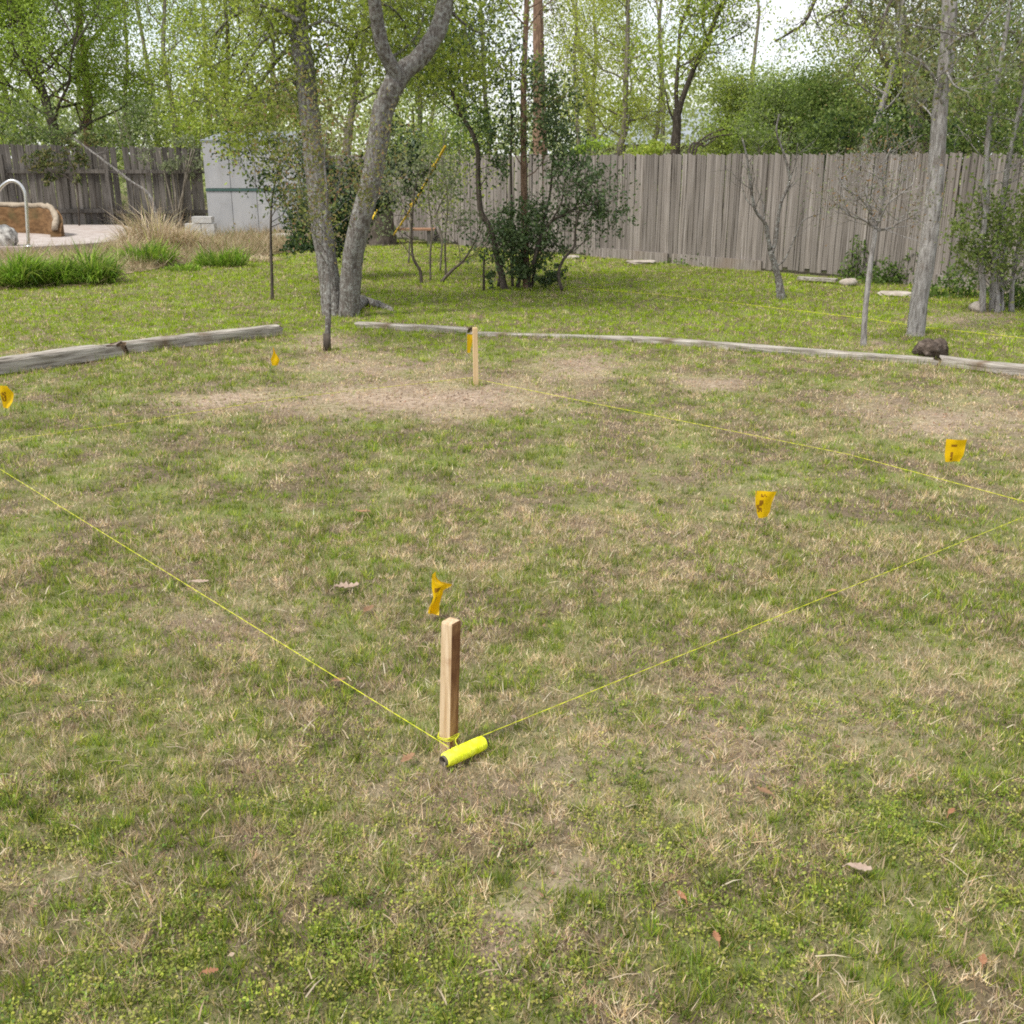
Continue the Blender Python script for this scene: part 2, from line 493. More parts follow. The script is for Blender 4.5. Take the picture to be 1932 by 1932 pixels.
class Tree:
    """a tree or shrub: trunk, branches and crown as parts of one thing"""

    def __init__(self, name, loc, label, cat='tree', group=None):
        self.o = thing(name, loc, label, cat, group)
        self.loc = np.array(loc, float)
        self.tr, self.br = MB(), MB()
        self.anch, self.wt = [], []

    def stem(self, pts, r0, r1, n=10, per=5, rough=0.14, flare=0.0, mb=None, power=1.0, extra=None):
        p = smooth_path(pts, per)
        m = len(p)
        rr = [r0 + (r1 - r0) * (i / (m - 1)) ** power for i in range(m)]
        (mb or self.tr).tube(p, rr, n=n, rough=rough, flare=flare)
        return p, rr

    def twig(self, p, d, length, r, level, up=0.1, wig=0.22, kids=(3, 3), leafy=True, spread=0.6, shrink=0.55):
        seg = max(3, int(4 if level else 3))
        pts = [np.asarray(p, float)]
        d = nrm(np.asarray(d, float))
        for i in range(seg):
            d = nrm(d + rng.normal(0, wig, 3) + np.array([0, 0, up]))
            pts.append(pts[-1] + d * length / seg)
        self.br.tube(pts, [r * (1 - 0.6 * i / seg) for i in range(seg + 1)], n=5 if r > 0.015 else 3, cap=False)
        if level == 0:
            if leafy:
                self.anch += [pts[-1], pts[-2], (pts[-1] + pts[-2]) / 2]
            return
        nk = kids[level - 1] if level - 1 < len(kids) else 3
        for k in range(nk):
            t = 0.3 + 0.7 * (k + rng.random()) / nk
            q = pts[min(int(t * seg), seg - 1)]
            q2 = pts[min(int(t * seg) + 1, seg)]
            s = q + (q2 - q) * (t * seg - int(t * seg)) if t < 1 else q2
            dd = nrm(nrm(q2 - q) + rng.normal(0, spread, 3))
            self.twig(s, dd, length * shrink * rng.uniform(0.7, 1.25), r * 0.5, level - 1, up, wig, kids, leafy, spread, shrink)

    def limbs(self, path, rr, n, length, t0=0.3, t1=1.0, level=2, rad=0.45, kids=(4, 4), up=0.1, out=0.9, az=None, leafy=True, spread=0.6):
        m = len(path)
        for k in range(n):
            t = t0 + (t1 - t0) * (k + rng.random()) / n
            i = min(int(t * (m - 1)), m - 2)
            a = (az if az is not None else 0) + (rng.random() * 2 * math.pi if az is None else rng.normal(0, 0.7))
            ax = nrm(path[i + 1] - path[i])
            d = nrm(np.array([math.cos(a), math.sin(a), 0.0]) * out + ax * rng.uniform(0.25, 0.8))
            self.twig(path[i], d, length * rng.uniform(0.65, 1.2) * (1.1 - 0.4 * t), rr[i] * rad, level, up, kids=kids, leafy=leafy, spread=spread)

    def finish(self, bark, leaves=0, size=0.07, palette=((0.2, 0.3, 0.05),), scatter=0.16, mat=None, W=0.55, droop=0.15, jit=0.16, extra=None, w=None, keep=1.0):
        """leaves: number per anchor; extra: list of (centre, radii, count) leaf masses"""
        self.tr.build('trunk', bark, self.o, smooth=True)
        if self.br.v:
            self.br.build('branches', bark, self.o, smooth=True)['kind'] = 'stuff'
        c = []
        if leaves and self.anch:
            a = np.array(self.anch)
            if keep < 1:
                a = a[rng.random(len(a)) < keep]
            k = rng.poisson(leaves, len(a))
            c.append(np.repeat(a, k, 0) + rng.normal(0, scatter, (k.sum(), 3)))
        for e in extra or []:
            cen, rad, cnt = e[:3]
            nc = max(4, cnt // 28)
            q = rng.normal(0, 1, (nc, 3))
            q /= np.linalg.norm(q, axis=1)[:, None]
            q *= rng.random((nc, 1)) ** 0.45
            q = np.array(cen) + q * np.array(rad)
            cl = q[rng.integers(0, nc, cnt)] + rng.normal(0, 1, (cnt, 3)) * np.array(rad) * 0.13
            c.append(cl)
        if c:
            c = np.concatenate(c)
            c = c[c[:, 2] > 0.03]
            np_mesh('crown', leaf_quads(c, size, W, droop), [(0, 1, 2, 3)], pal(len(c), palette, jit, w), mat or M['leaf'], self.o)
        return self.o


# ================================================================== SETTING
# ---- lawn: one sheet out to the horizon, fine near the camera
def axis(lim, fine, step):
    a = [0.0]
    while a[-1] < lim:
        a.append(a[-1] + (step if a[-1] < fine else step + (a[-1] - fine) * 0.35))
    return np.array(a)


ax_ = axis(600, 12, 0.14)
gx = np.concatenate([-ax_[:0:-1], ax_])
gy = np.concatenate([-axis(20, 1, 1.0)[:0:-1], axis(900, 22, 0.14)])
X, Y = np.meshgrid(gx, gy)
Z = hgt(X, Y)
nx, ny = len(gx), len(gy)
lawn = MB()
lawn.v = list(zip(X.ravel(), Y.ravel(), Z.ravel()))
lawn.f = [(j * nx + i, j * nx + i + 1, (j + 1) * nx + i + 1, (j + 1) * nx + i) for j in range(ny - 1) for i in range(nx - 1)]
lawn.mi = [0] * len(lawn.f)
lawn_ob = tag(lawn.build('lawn', M['soil'], smooth=True), 'patchy backyard lawn of mixed green and straw coloured turf', kind='structure')

# ---- fence lines on the ground
FB0, FB1 = np.array([8.6, 12.5]), np.array([-5.0, 26.7])     # back fence, right end to corner
FL1 = np.array([-16.5, 25.9])                                 # left fence


def behind_fence(x, y):
    d = FB1 - FB0
    s1 = (x - FB0[0]) * d[1] - (y - FB0[1]) * d[0]
    return (s1 > -0.12 * np.linalg.norm(d)) | (y > 25.7)


# ---- planting bed on the left, its edge against the lawn
EDGE = [G(-420, 560), G(-150, 548), G(0, 541), G(110, 535), G(205, 526), G(300, 508), G(390, 494), G(480, 487), G(560, 474), G(640, 466)]


def bed_edge_y(x):
    ex = np.array([e[0] for e in EDGE])
    ey = np.array([e[1] for e in EDGE])
    return np.interp(x, ex, ey)


def in_bed(x, y):
    return (x < EDGE[-1][0]) & (y > bed_edge_y(x) + 0.12 * (fbm(x * 1.5, y * 1.5, 21, 3) - 0.5))


bx = np.linspace(EDGE[0][0], EDGE[-1][0], 90)
bt = np.linspace(0, 1, 40)
bed = MB()
BZ = {}


def bed_z(x, y):
    e = bed_edge_y(x)
    d = np.clip((y - e) / 1.6, 0, 1)
    side = np.clip((EDGE[-1][0] - x) / 1.5, 0, 1)
    return 0.012 + (0.07 * d * d * (3 - 2 * d) + 0.05 * d * (fbm(x * 0.9, y * 0.9, 5, 3) - 0.4)) * side


for t in bt:
    for x in bx:
        e = bed_edge_y(x)
        y = e + (25.6 - e) * t ** 1.5
        bed.v.append((x, y, float(bed_z(np.array([x]), np.array([y]))[0]) + hz(x, y) * (1 - t)))
n_ = len(bx)
bed.f = [(j * n_ + i, j * n_ + i + 1, (j + 1) * n_ + i + 1, (j + 1) * n_ + i) for j in range(len(bt) - 1) for i in range(n_ - 1)]
bed.mi = [0] * len(bed.f)
tag(bed.build('garden_bed', M['bed'], smooth=True), 'dry straw covered bed between the lawn and the pool', kind='structure')


# ---- fences: every board is a piece of its own
def board_mesh(name, w, t, h, seed):
    r = random.Random(seed)
    b = MB()
    k = 5
    vs = []
    for i in range(k):
        z = h * i / (k - 1)
        dx, dy = r.uniform(-0.003, 0.003), r.uniform(-0.004, 0.004)
        tp = r.uniform(-0.012, 0.012) if i == k - 1 else 0
        vs += [(-w / 2 + dx, -t / 2 + dy, z + tp), (w / 2 + dx, -t / 2 + dy, z - tp), (w / 2 + dx, t / 2 + dy, z - tp), (-w / 2 + dx, t / 2 + dy, z + tp)]
    fs = [(i * 4 + a, i * 4 + (a + 1) % 4, i * 4 + 4 + (a + 1) % 4, i * 4 + 4 + a) for i in range(k - 1) for a in range(4)]
    fs += [(3, 2, 1, 0), tuple((k - 1) * 4 + a for a in range(4))]
    b.add(vs, fs)
    me = bpy.data.meshes.new(name)
    me.from_pydata(b.v, [], b.f)
    me.update()
    return me


def fence(label, p0, p1, mat, w, h_at, gap, rails_side, rail_z, post_step, wob, missing=()):
    d = p1 - p0
    L = np.linalg.norm(d)
    u = d / L
    nn = np.array([-u[1], u[0]])
    ang = math.atan2(u[1], u[0])
    root = thing('wooden_fence', (p0[0], p0[1], 0), label, 'fence')
    meshes = [board_mesh('board', w, 0.018, 1.0, 100 + i) for i in range(6)]
    for m in meshes:
        m.materials.append(mat)
    n = int(L / (w + gap))
    for i in range(n):
        if i in missing:
            continue
        s = (i + 0.5) * (w + gap)
        q = p0 + u * s + nn * random.uniform(-wob, wob)
        ob = bpy.data.objects.new('board', random.choice(meshes))
        z0 = random.choice([0.03, 0.05, 0.06, 0.10])
        ob.location = (q[0] - p0[0], q[1] - p0[1], z0)
        ob.scale = (random.uniform(0.95, 1.0), 1, h_at(s / L) + random.uniform(-0.014, 0.014) - z0)
        ob.rotation_euler = (random.gauss(0, 0.004), random.gauss(0, 0.006), ang + random.gauss(0, 0.02))
        ob.parent = root
        COL.objects.link(ob)
    ns = int(L / post_step)
    for k in range(ns):
        a, b = p0 + u * (k * post_step), p0 + u * ((k + 1) * post_step if k < ns - 1 else L)
        for z in rail_z:
            c = (a + b) / 2 + nn * rails_side * 0.05
            MB().box((c[0], c[1], z + random.uniform(-0.02, 0.02)), (np.linalg.norm(b - a) - 0.01, 0.042, 0.085), ang).build('rail', mat, root)
        c = a + nn * rails_side * 0.115
        MB().box((c[0], c[1], 0.9), (0.085, 0.085, 1.8), ang).build('post', mat, root)
    return root, u, nn, ang


fb, FU, FN, FA = fence('weathered grey board fence running behind the lawn with unbroken upright boards', FB0, FB1, M['board'], 0.094, lambda t: 1.79 - 0.02 * t, 0.005,
                       -1, (0.35, 1.0, 1.6), 2.4, 0.007)
# rot board along the foot of the back fence, missing in places
for s0, s1 in ((0.2, 2.2), (2.6, 4.4), (6.6, 8.4), (8.5, 10.4), (12.0, 14.0)):
    a, b = FB0 + FU * s0, FB0 + FU * s1
    c = (a + b) / 2 + FN * 0.035
    MB().box((c[0], c[1], 0.075), (s1 - s0, 0.03, 0.19), FA).build('kickboard', M['board'], fb)
fence('old dark board fence with exposed rails behind the pool', FB1 + np.array([0.1, 0.15]), FL1, M['board_dark'], 0.14, lambda t: 1.90 + 0.20 * t, 0.012,
      1, (0.5, 1.42), 2.4, 0.014, missing=(4, 9, 15, 16, 29))

# ---- pool terrace on the left
PZ = 0.20
pool_pts = [G(-330, 462, PZ), G(-40, 466, PZ), G(60, 466, PZ), G(130, 462, PZ), G(205, 456, PZ), G(262, 446, PZ), G(278, 434, PZ), G(225, 424, PZ), G(-330, 424, PZ)]
pt = MB()
k = len(pool_pts)
pt.add([(p[0], p[1], PZ) for p in pool_pts] + [(p[0], p[1], 0.0) for p in pool_pts],
       [tuple(range(k))] + [(i, i + k, (i + 1) % k + k, (i + 1) % k) for i in range(k)])
tag(pt.build('pool_deck', M['concrete']), 'pale stained concrete pool deck behind the tall green grass', kind='structure')

# raised curved wall of the pool, rust stained inside
pc = np.array([-11.75, 22.0])
wall = thing('pool_wall', (pc[0], pc[1], PZ), 'curved rust orange pool wall with pale rounded coping', 'wall')
wb_, cp_ = MB(), MB()
arc = []
H_ = lambda i: 0.10 + 0.42 * min(1.0, i / 9) ** 0.7 + 0.012 * math.sin(i * 1.7)
for i in range(41):
    a = math.radians(2 + 140 * i / 40)
    arc.append((pc[0] + 2.35 * math.cos(a), pc[1] + 1.5 * math.sin(a)))
for i in range(40):
    (x0, y0), (x1, y1) = arc[i], arc[i + 1]
    n0 = nrm(np.array([x0, y0]) - pc)
    n1 = nrm(np.array([x1, y1]) - pc)
    h0 = H_(i)
    h1 = H_(i + 1)
    vs = [(x0, y0, PZ), (x1, y1, PZ), (x1, y1, PZ + h1), (x0, y0, PZ + h0)]
    vo = [(x0 + n0[0] * .22, y0 + n0[1] * .22, PZ - .1), (x1 + n1[0] * .22, y1 + n1[1] * .22, PZ - .1), (x1 + n1[0] * .22, y1 + n1[1] * .22, PZ + h1), (x0 + n0[0] * .22, y0 + n0[1] * .22, PZ + h0)]
    wb_.add(vs + vo, [(0, 1, 2, 3), (5, 4, 7, 6), (3, 2, 6, 7)] + ([(0, 3, 7, 4)] if i == 0 else []) + ([(1, 5, 6, 2)] if i == 39 else []))
cpp = [(p[0] + nrm(np.array(p) - pc)[0] * .10, p[1] + nrm(np.array(p) - pc)[1] * .10, PZ + 0.045 + H_(i)) for i, p in enumerate(arc)]
cp_.tube(cpp, 0.062, n=8, rough=0.35)
wb_.build('rusty_face', M['rust'], wall)
cp_.build('coping', M['coping'], wall, smooth=True)

# chrome grab rail of the pool
hy = 19.6
rail_pts = [A(54, 463, hy), A(52, 430, hy), A(49, 378, hy), A(44, 357, hy), A(34, 345, hy), A(22, 341, hy), A(10, 346, hy), A(-2, 359, hy + .05), A(-10, 380, hy + .1), A(-14, 420, hy + .15), A(-16, 466, hy + .2)]
rail_o = thing('pool_handrail', (rail_pts[0][0], rail_pts[0][1], PZ), 'bent shiny steel handrail rising from the pool deck', 'handrail')
MB().tube(smooth_path(rail_pts, 4), 0.03, n=10).build('rail_tube', M['chrome'], rail_o, smooth=True)
for p in (rail_pts[0], rail_pts[-1]):
    MB().tube([(p[0], p[1], PZ), (p[0], p[1], PZ + 0.03)], [0.075, 0.055], n=12).build('floor_flange', M['chrome'], rail_o, smooth=True)


def rock(name, c, s, mat, label, cat='rock', seed=0, rough=0.25, flat=False, n=14, group=None):
    r = np.random.default_rng(seed)
    b = MB()
    nu, nv = n, n // 2 + 1
    ph = r.uniform(0, 6, 9)
    vs = []
    for j in range(nv + 1):
        th = math.pi * j / nv
        for i in range(nu):
            a = 2 * math.pi * i / nu
            d = np.array([math.sin(th) * math.cos(a), math.sin(th) * math.sin(a), math.cos(th)])
            k = 1 + rough * (math.sin(3 * d[0] + ph[0]) * math.sin(3 * d[1] + ph[1]) + 0.6 * math.sin(6 * d[2] + ph[2] + 4 * d[0]) * math.sin(7 * d[1] + ph[3])) + r.normal(0, rough * 0.18)
            p = d * k
            if flat:
                p = np.sign(p) * np.abs(p) ** 0.6
            vs.append((c[0] + p[0] * s[0], c[1] + p[1] * s[1], c[2] + p[2] * s[2]))
    fs = [(j * nu + i, (j + 1) * nu + i, (j + 1) * nu + (i + 1) % nu, j * nu + (i + 1) % nu) for j in range(nv) for i in range(nu)]
    b.add(vs, fs)
    o = b.build(name, mat, origin=(c[0], c[1], c[2] - s[2]), smooth=not flat)
    return tag(o, label, cat, group)


p = A(10, 442, 19.9)
rock('boulder', (p[0], p[1], PZ + 0.14), (0.24, 0.2, 0.2), M['rock_mottled'], 'mottled pale rock on the pool deck beside the handrail', seed=2)
p = A(60, 455, 20.1)

# ---- shed
sy = 24.2
s0, s1 = A(396, 440, sy), A(584, 440, sy)
shed = thing('garden_shed', (s0[0], s0[1], 0), 'pale grey panel shed with thin green trim behind the forked tree', 'shed')
sw, sd, sh = s1[0] - s0[0], 1.9, 2.06
cxs = (s0[0] + s1[0]) / 2
z_mid = A(396, 358, sy)[2]
npan = 4
pw = sw / npan
for i in range(npan):
    x = s0[0] + pw * (i + .5)
    for za, zb in ((0.1, z_mid - 0.035), (z_mid + 0.035, sh)):
        MB().box((x, sy + random.uniform(-.004, .004), (za + zb) / 2), (pw - 0.012, 0.04, zb - za)).build('wall_panel', M['siding'], shed)
for x in (s0[0] + 0.02, s1[0] - 0.02):
    MB().box((x, sy + sd / 2 + 0.03, (0.1 + sh) / 2), (0.04, sd, sh - 0.1)).build('side_wall', M['siding'], shed)
MB().box((cxs, sy + sd + 0.05, (0.1 + sh) / 2), (sw, 0.04, sh - 0.1)).build('back_wall', M['siding'], shed)
MB().box((cxs, sy - 0.003, z_mid), (sw + 0.01, 0.06, 0.055)).build('trim_strip', M['trim'], shed)
MB().box((cxs, sy + sd / 2, 0.05), (sw + 0.05, sd + 0.05, 0.1)).build('base', M['block'], shed)
rf = MB()
ov = 0.03
rx0, rx1, ry0, ry1 = s0[0] - ov, s1[0] + ov, sy - ov, sy + sd + ov + .05
rf.add([(rx0, ry0, sh), (rx1, ry0, sh), (rx1, ry1, sh + .22), (rx0, ry1, sh + .22), (rx0, ry0, sh + .035), (rx1, ry0, sh + .035), (rx1, ry1, sh + .255), (rx0, ry1, sh + .255)],
       [(3, 2, 1, 0), (4, 5, 6, 7), (0, 1, 5, 4), (1, 2, 6, 5), (2, 3, 7, 6), (3, 0, 4, 7)])
rf.build('roof', M['shed_roof'], shed)
p = A(378, 436, 23.4)
blk = thing('concrete_step', (p[0], p[1], 0.1), 'pale concrete block wall at the left foot of the shed', 'block')
for i, (dx, dz, w_, h_) in enumerate(((-0.12, 0.14, 0.34, 0.30), (0.2, 0.14, 0.27, 0.30), (0.08, 0.37, 0.42, 0.13))):
    MB().box((p[0] + dx, p[1], 0.1 + dz), (w_, 0.24, h_)).build('block', M['block'], blk)
p = G(546, 458)
rock('stepping_slab', (p[0], p[1] + .2, 0.13), (0.42, 0.28, 0.055), M['block'], 'flat grey slab lying in front of the shed', 'slab', seed=5, flat=True, rough=0.08)

# ---- neighbour's house, half hidden far behind the fence
hx0, hx1, hy0, hy1 = 3.5, 13.5, 52.0, 60.0
house = thing('neighbour_house', (hx0, hy0, 0), 'low house with blue grey roof glimpsed over the back fence', 'house')
MB().box(((hx0 + hx1) / 2, (hy0 + hy1) / 2, 1.15), (hx1 - hx0, hy1 - hy0, 2.3)).build('wall', M['house_wall'], house)
rb = MB()
o_ = 0.5
rb.add([(hx0 - o_, hy0 - o_, 2.3), (hx1 + o_, hy0 - o_, 2.3), (hx1 + o_, hy1 + o_, 2.3), (hx0 - o_, hy1 + o_, 2.3), (hx0 + 3, (hy0 + hy1) / 2, 4.0), (hx1 - 3, (hy0 + hy1) / 2, 4.0)],
       [(3, 2, 1, 0), (0, 1, 5, 4), (2, 3, 4, 5), (1, 2, 5), (3, 0, 4)])
rb.build('roof', M['house_roof'], house)
for x in (5.2, 8.6, 11.6):
    wd = MB().box((x, hy0 - 0.01, 1.35), (1.3, 0.06, 1.1)).build('window', M['siding'], house)
    MB().box((x, hy0 - 0.045, 1.35), (1.15, 0.02, 0.95)).build('pane', M['glass'], wd)

# ================================================================== GRASS
PATCH = [  # picture x, y, rx, ry, bareness : worn straw and dirt patches on the lawn
    (800, 752, 240, 34, 1.0), (430, 762, 130, 18, 1.0), (1090, 690, 90, 26, .8), (1330, 725, 70, 14, .8), (700, 690, 150, 20, .65), (620, 650, 60, 14, .9),
    (1810, 790, 150, 34, .75), (1640, 760, 70, 22, .45), (1078, 1610, 26, 26, .9), (1030, 1655, 28, 28, .85), (985, 1700, 30, 30, .9), (940, 1745, 34, 30, .9), (898, 1795, 38, 34, .8), (1300, 1390, 230, 130, .42), (1130, 1480, 260, 60, .4),
    (700, 1480, 160, 40, .35), (1500, 1300, 260, 90, .3), (400, 1180, 220, 60, .3), (1920, 800, 40, 30, .6), (1560, 1430, 180, 70, .4), (80, 1660, 60, 40, .5), (1160, 1000, 300, 40, .25),
    (1800, 640, 0, 0, 0), (1840, 600, 90, 12, .8), (1650, 655, 45, 8, .8), (1250, 900, 280, 30, .2)]
LUSH = [(330, 720, 260, 40, .5), (850, 840, 330, 40, .3), (140, 790, 180, 40, .4), (700, 1060, 300, 50, .18), (250, 1500, 200, 80, .25), (1100, 1330, 90, 50, .2), (1700, 1560, 300, 160, .3),
        (1850, 1480, 120, 90, .3), (1120, 1820, 130, 70, .45), (1300, 1790, 150, 120, .35), (500, 1800, 400, 140, .3), (1650, 880, 220, 30, .2), (450, 1290, 200, 50, .2)]


def ell(px, py, lst):
    v = np.zeros_like(px)
    for x, y, rx, ry, s in lst:
        if rx <= 0:
            continue
        d = np.sqrt(((px - x) / rx) ** 2 + ((py - y) / ry) ** 2)
        v = np.maximum(v, s * np.clip(1.3 - d * 0.8, 0, 1))
    return v


def lawn_maps(x, y):
    px, py = to_px(x, y)
    wob = fbm(x * 2.5, y * 2.5, 40, 3) - 0.5
    wob2 = fbm(x * 2.5 + 50, y * 2.5, 44, 3) - 0.5
    s = np.clip((py - 540) / 900, 0.12, 1.0) * np.where(py > 1520, 0.45, 1.0)
    px = px + wob * 420 * s
    py = py + wob2 * 190 * s
    bare = ell(px, py, PATCH)
    lush = ell(px, py, LUSH)
    fine = fbm(x * 5.5, y * 5.5, 60, 4)
    mid = fbm(x * 1.3, y * 1.3, 70, 3)
    g = 0.51 + 1.7 * (fine - 0.5) + 0.7 * (mid - 0.5)
    g = g + 0.48 * np.clip((690 - py) / 60, 0, 1) + 0.10 * np.clip((px - 1150) / 300, 0, 1) * np.clip((690 - py) / 60, 0, 1) + 0.06 * np.clip((py - 1450) / 250, 0, 1)
    g = g + lush * 0.6 - bare * 0.60
    return np.clip(g, 0.02, 0.97), bare, lush, px, py


def sample_polar(n_per, r0, r1, half, expo, rref):
    r = np.linspace(r0, r1, 4000)
    rho = n_per * np.minimum(1.0, (rref / r) ** expo)
    w = rho * r
    cdf = np.concatenate([[0], np.cumsum((w[1:] + w[:-1]) / 2 * np.diff(r))])
    N = int(cdf[-1] * 2 * half)
    rr = np.interp(rng.random(N) * cdf[-1], cdf, r)
    th = rng.uniform(-half, half, N)
    return rr * np.sin(th), rr * np.cos(th)


def in_log(x, y):
    return np.zeros_like(x, bool)


def blades(name, n_per, r0, r1, half, expo, rref, label, seg):
    x, y = sample_polar(n_per, r0, r1, half, expo, rref)
    ok = ~behind_fence(x, y) & ~in_bed(x, y)
    x, y = x[ok], y[ok]
    g, bare, lush, px, py = lawn_maps(x, y)
    keep = rng.random(len(x)) > bare * np.where(py > 1450, 0.55, 0.22)
    x, y, g, bare, lush, py = x[keep], y[keep], g[keep], bare[keep], lush[keep], py[keep]
    n = len(x)
    r = np.hypot(x, y)
    cs = np.where(r < 5.2, 0.05, 0.085)
    ix, iy = np.floor(x / cs), np.floor(y / cs)
    gc = g + 1.25 * (_hash(ix, iy, 311) - 0.5) * np.clip(1 - bare, 0.1, 1)
    green = rng.random(n) < gc
    # blades stand in tufts
    tx = (ix + 0.15 + 0.7 * _hash(ix, iy, 301)) * cs
    ty_ = (iy + 0.15 + 0.7 * _hash(ix, iy, 302)) * cs
    hold = rng.random(n) < np.where(green, 0.55, 0.40)
    sg = cs * np.where(green, 0.17, 0.26) * rng.uniform(0.5, 1.6, n)
    x = np.where(hold, tx + rng.normal(0, 1, n) * sg, x)
    y = np.where(hold, ty_ + rng.normal(0, 1, n) * sg, y)
    tone = (0.66 + 0.62 * _hash(ix, iy, 303))[:, None]
    tall = (0.62 + 1.15 * _hash(ix, iy, 304) ** 2) * np.where(r < 5.2, 1.12, 1.0)
    L = np.where(green, rng.uniform(0.016, 0.038, n), rng.uniform(0.013, 0.036, n)) * (1 - 0.45 * bare) * (1 + 0.3 * lush) * tall
    tilt = np.where(green, np.abs(rng.normal(0.42, 0.26, n)), np.abs(rng.normal(0.62, 0.36, n)))
    tilt = np.clip(tilt + bare * 0.35, 0.03, 1.48)
    az = rng.uniform(0, 2 * math.pi, n)
    az = np.where(hold, np.arctan2(y - ty_, x - tx) + rng.normal(0, 0.7, n), az)
    wid = np.where(green, rng.uniform(0.0019, 0.0036, n), rng.uniform(0.0016, 0.0032, n)) * np.maximum(1.0, (r / 3.6)) ** 0.85
    L = L * np.maximum(1.0, r / 9) ** 0.25
    rot = rng.uniform(0, 2 * math.pi, n)
    d = np.stack([np.sin(tilt) * np.cos(az), np.sin(tilt) * np.sin(az), np.cos(tilt)], 1)
    sd_ = np.stack([np.cos(rot), np.sin(rot), 0 * rot], 1) * (wid / 2)[:, None]
    base = np.stack([x, y, hgt(x, y) + np.where(green, 0.0, rng.uniform(0, 0.014, n))], 1)
    bend = np.stack([np.cos(az), np.sin(az), -0.9 + 0 * az], 1) * (L * rng.uniform(0.0, 0.14, n))[:, None]
    tip = base + d * L[:, None] + bend
    tip[:, 2] = np.maximum(tip[:, 2], base[:, 2] + 0.003)
    c = np.empty((n, 3))
    ng = int(green.sum())
    far = np.clip((r - 8.5) / 3, 0, 1)[:, None]
    cg = pal(ng, [(0.15, 0.255, 0.018), (0.22, 0.325, 0.022), (0.34, 0.39, 0.035), (0.075, 0.16, 0.025), (0.25, 0.32, 0.07), (0.42, 0.40, 0.07)], 0.22)
    cgf = pal(ng, [(0.21, 0.35, 0.010), (0.30, 0.43, 0.013), (0.40, 0.49, 0.022)], 0.17)
    c[green] = cg * (1 - far[green]) + cgf * far[green]
    c[~green] = pal(n - ng, [(0.65, 0.50, 0.33), (0.58, 0.44, 0.26), (0.75, 0.65, 0.48), (0.34, 0.225, 0.125), (0.61, 0.51, 0.35), (0.56, 0.37, 0.22), (0.56, 0.49, 0.21)], 0.22)
    # worn patches are pinkish brown thatch
    mixb = (np.clip(bare - 0.45, 0, 1) * 0.8)[:, None]
    c[~green] = (c * (1 - mixb) + np.array([0.47, 0.345, 0.25]) * mixb * (0.7 + 0.6 * rng.random((n, 1))))[~green]
    c *= tone
    if seg == 2:
        mid = base + d * (L * 0.55)[:, None]
        V = np.stack([base - sd_, base + sd_, mid + sd_ * 0.85, mid - sd_ * 0.85, tip], 1)
        fs = [(0, 1, 2, 3), (3, 2, 4)]
    else:
        V = np.stack([base - sd_, base + sd_, tip], 1)
        fs = [(0, 1, 2)]
    return tag(np_mesh(name, V, fs, c, M['grass']), label, kind='stuff')


blades('grass_near', 29000, 1.2, 5.2, 0.88, 0.9, 2.6, 'short mixed green and straw grass in the foreground', 1)
blades('grass_far', 9500, 5.2, 28.0, 0.70, 1.45, 5.2, 'short green and straw grass across the back of the lawn', 1)

_bt = lawn_ob.data.attributes.new('bare', 'FLOAT', 'POINT')
_vx, _vy = X.ravel(), Y.ravel()
_inv = (_vy > 1.0) & (_vy < 30) & (np.abs(_vx) < 16)
_bv = np.zeros(len(_vx), np.float32)
_bv[_inv] = np.clip(lawn_maps(_vx[_inv], _vy[_inv])[1] * 0.95, 0, 1)
_bt.data.foreach_set('value', _bv)

# ---- broken dead leaf litter on the worn patches
x, y = sample_polar(1500, 1.6, 12.5, 0.66, 0.75, 3.0)
bare_ = lawn_maps(x, y)[1]
ok = (rng.random(len(x)) < np.clip(bare_ - 0.3, 0.012, 1) * 0.7) & ~in_bed(x, y) & ~behind_fence(x, y)
x, y = x[ok], y[ok]
c = np.stack([x, y, hgt(x, y) + rng.uniform(0.006, 0.03, len(x))], 1)
tag(np_mesh('leaf_litter', leaf_quads(c, 0.020, 0.5, 0.0, 0.5), [(0, 1, 2, 3)],
            pal(len(c), [(0.42, 0.28, 0.20), (0.30, 0.18, 0.115), (0.12, 0.07, 0.045), (0.52, 0.40, 0.31), (0.20, 0.12, 0.08), (0.46, 0.26, 0.16)], 0.2), M['grass']),
    'broken dead leaf litter on the worn patches of the lawn', kind='stuff')

# ---- low broad-leaved weeds and clover in the foreground turf
x, y = sample_polar(2300, 1.3, 7.5, 0.75, 1.2, 2.6)
px, py = to_px(x, y)
m1 = fbm(x * 3.2, y * 3.2, 90, 4)
want = np.clip((m1 - 0.44) * 3.5, 0, 1) * np.clip((py - 1180) / 420, 0.06, 1) + 0.55 * ell(px, py, LUSH) * (py > 1250)
_, bare, _, _, _ = lawn_maps(x, y)
ok = (rng.random(len(x)) < want * (1 - bare))
x, y = x[ok], y[ok]
k = 9
n = len(x)
aa = rng.uniform(0, 2 * math.pi, (n, k))
rr0 = rng.uniform(0.003, 0.020, (n, k)) * rng.uniform(0.7, 1.5, (n, 1))
hh = rng.uniform(0.010, 0.030, (n, 1)) * rng.uniform(0.5, 1.1, (n, k))
xs, ys = (x[:, None] + rr0 * np.cos(aa)).ravel(), (y[:, None] + rr0 * np.sin(aa)).ravel()
b_ = np.stack([xs, ys, hgt(xs, ys) + hh.ravel()], 1)
aw = aa.ravel() + rng.normal(0, 0.6, n * k)
el_ = rng.normal(0.35, 0.4, n * k)
u_w = np.stack([np.cos(aw) * np.cos(el_), np.sin(aw) * np.cos(el_), np.sin(el_)], 1)
v_w = np.stack([-np.sin(aw), np.cos(aw), rng.normal(0, 0.3, n * k)], 1)
Lw = rng.uniform(0.005, 0.011, (n * k, 1))
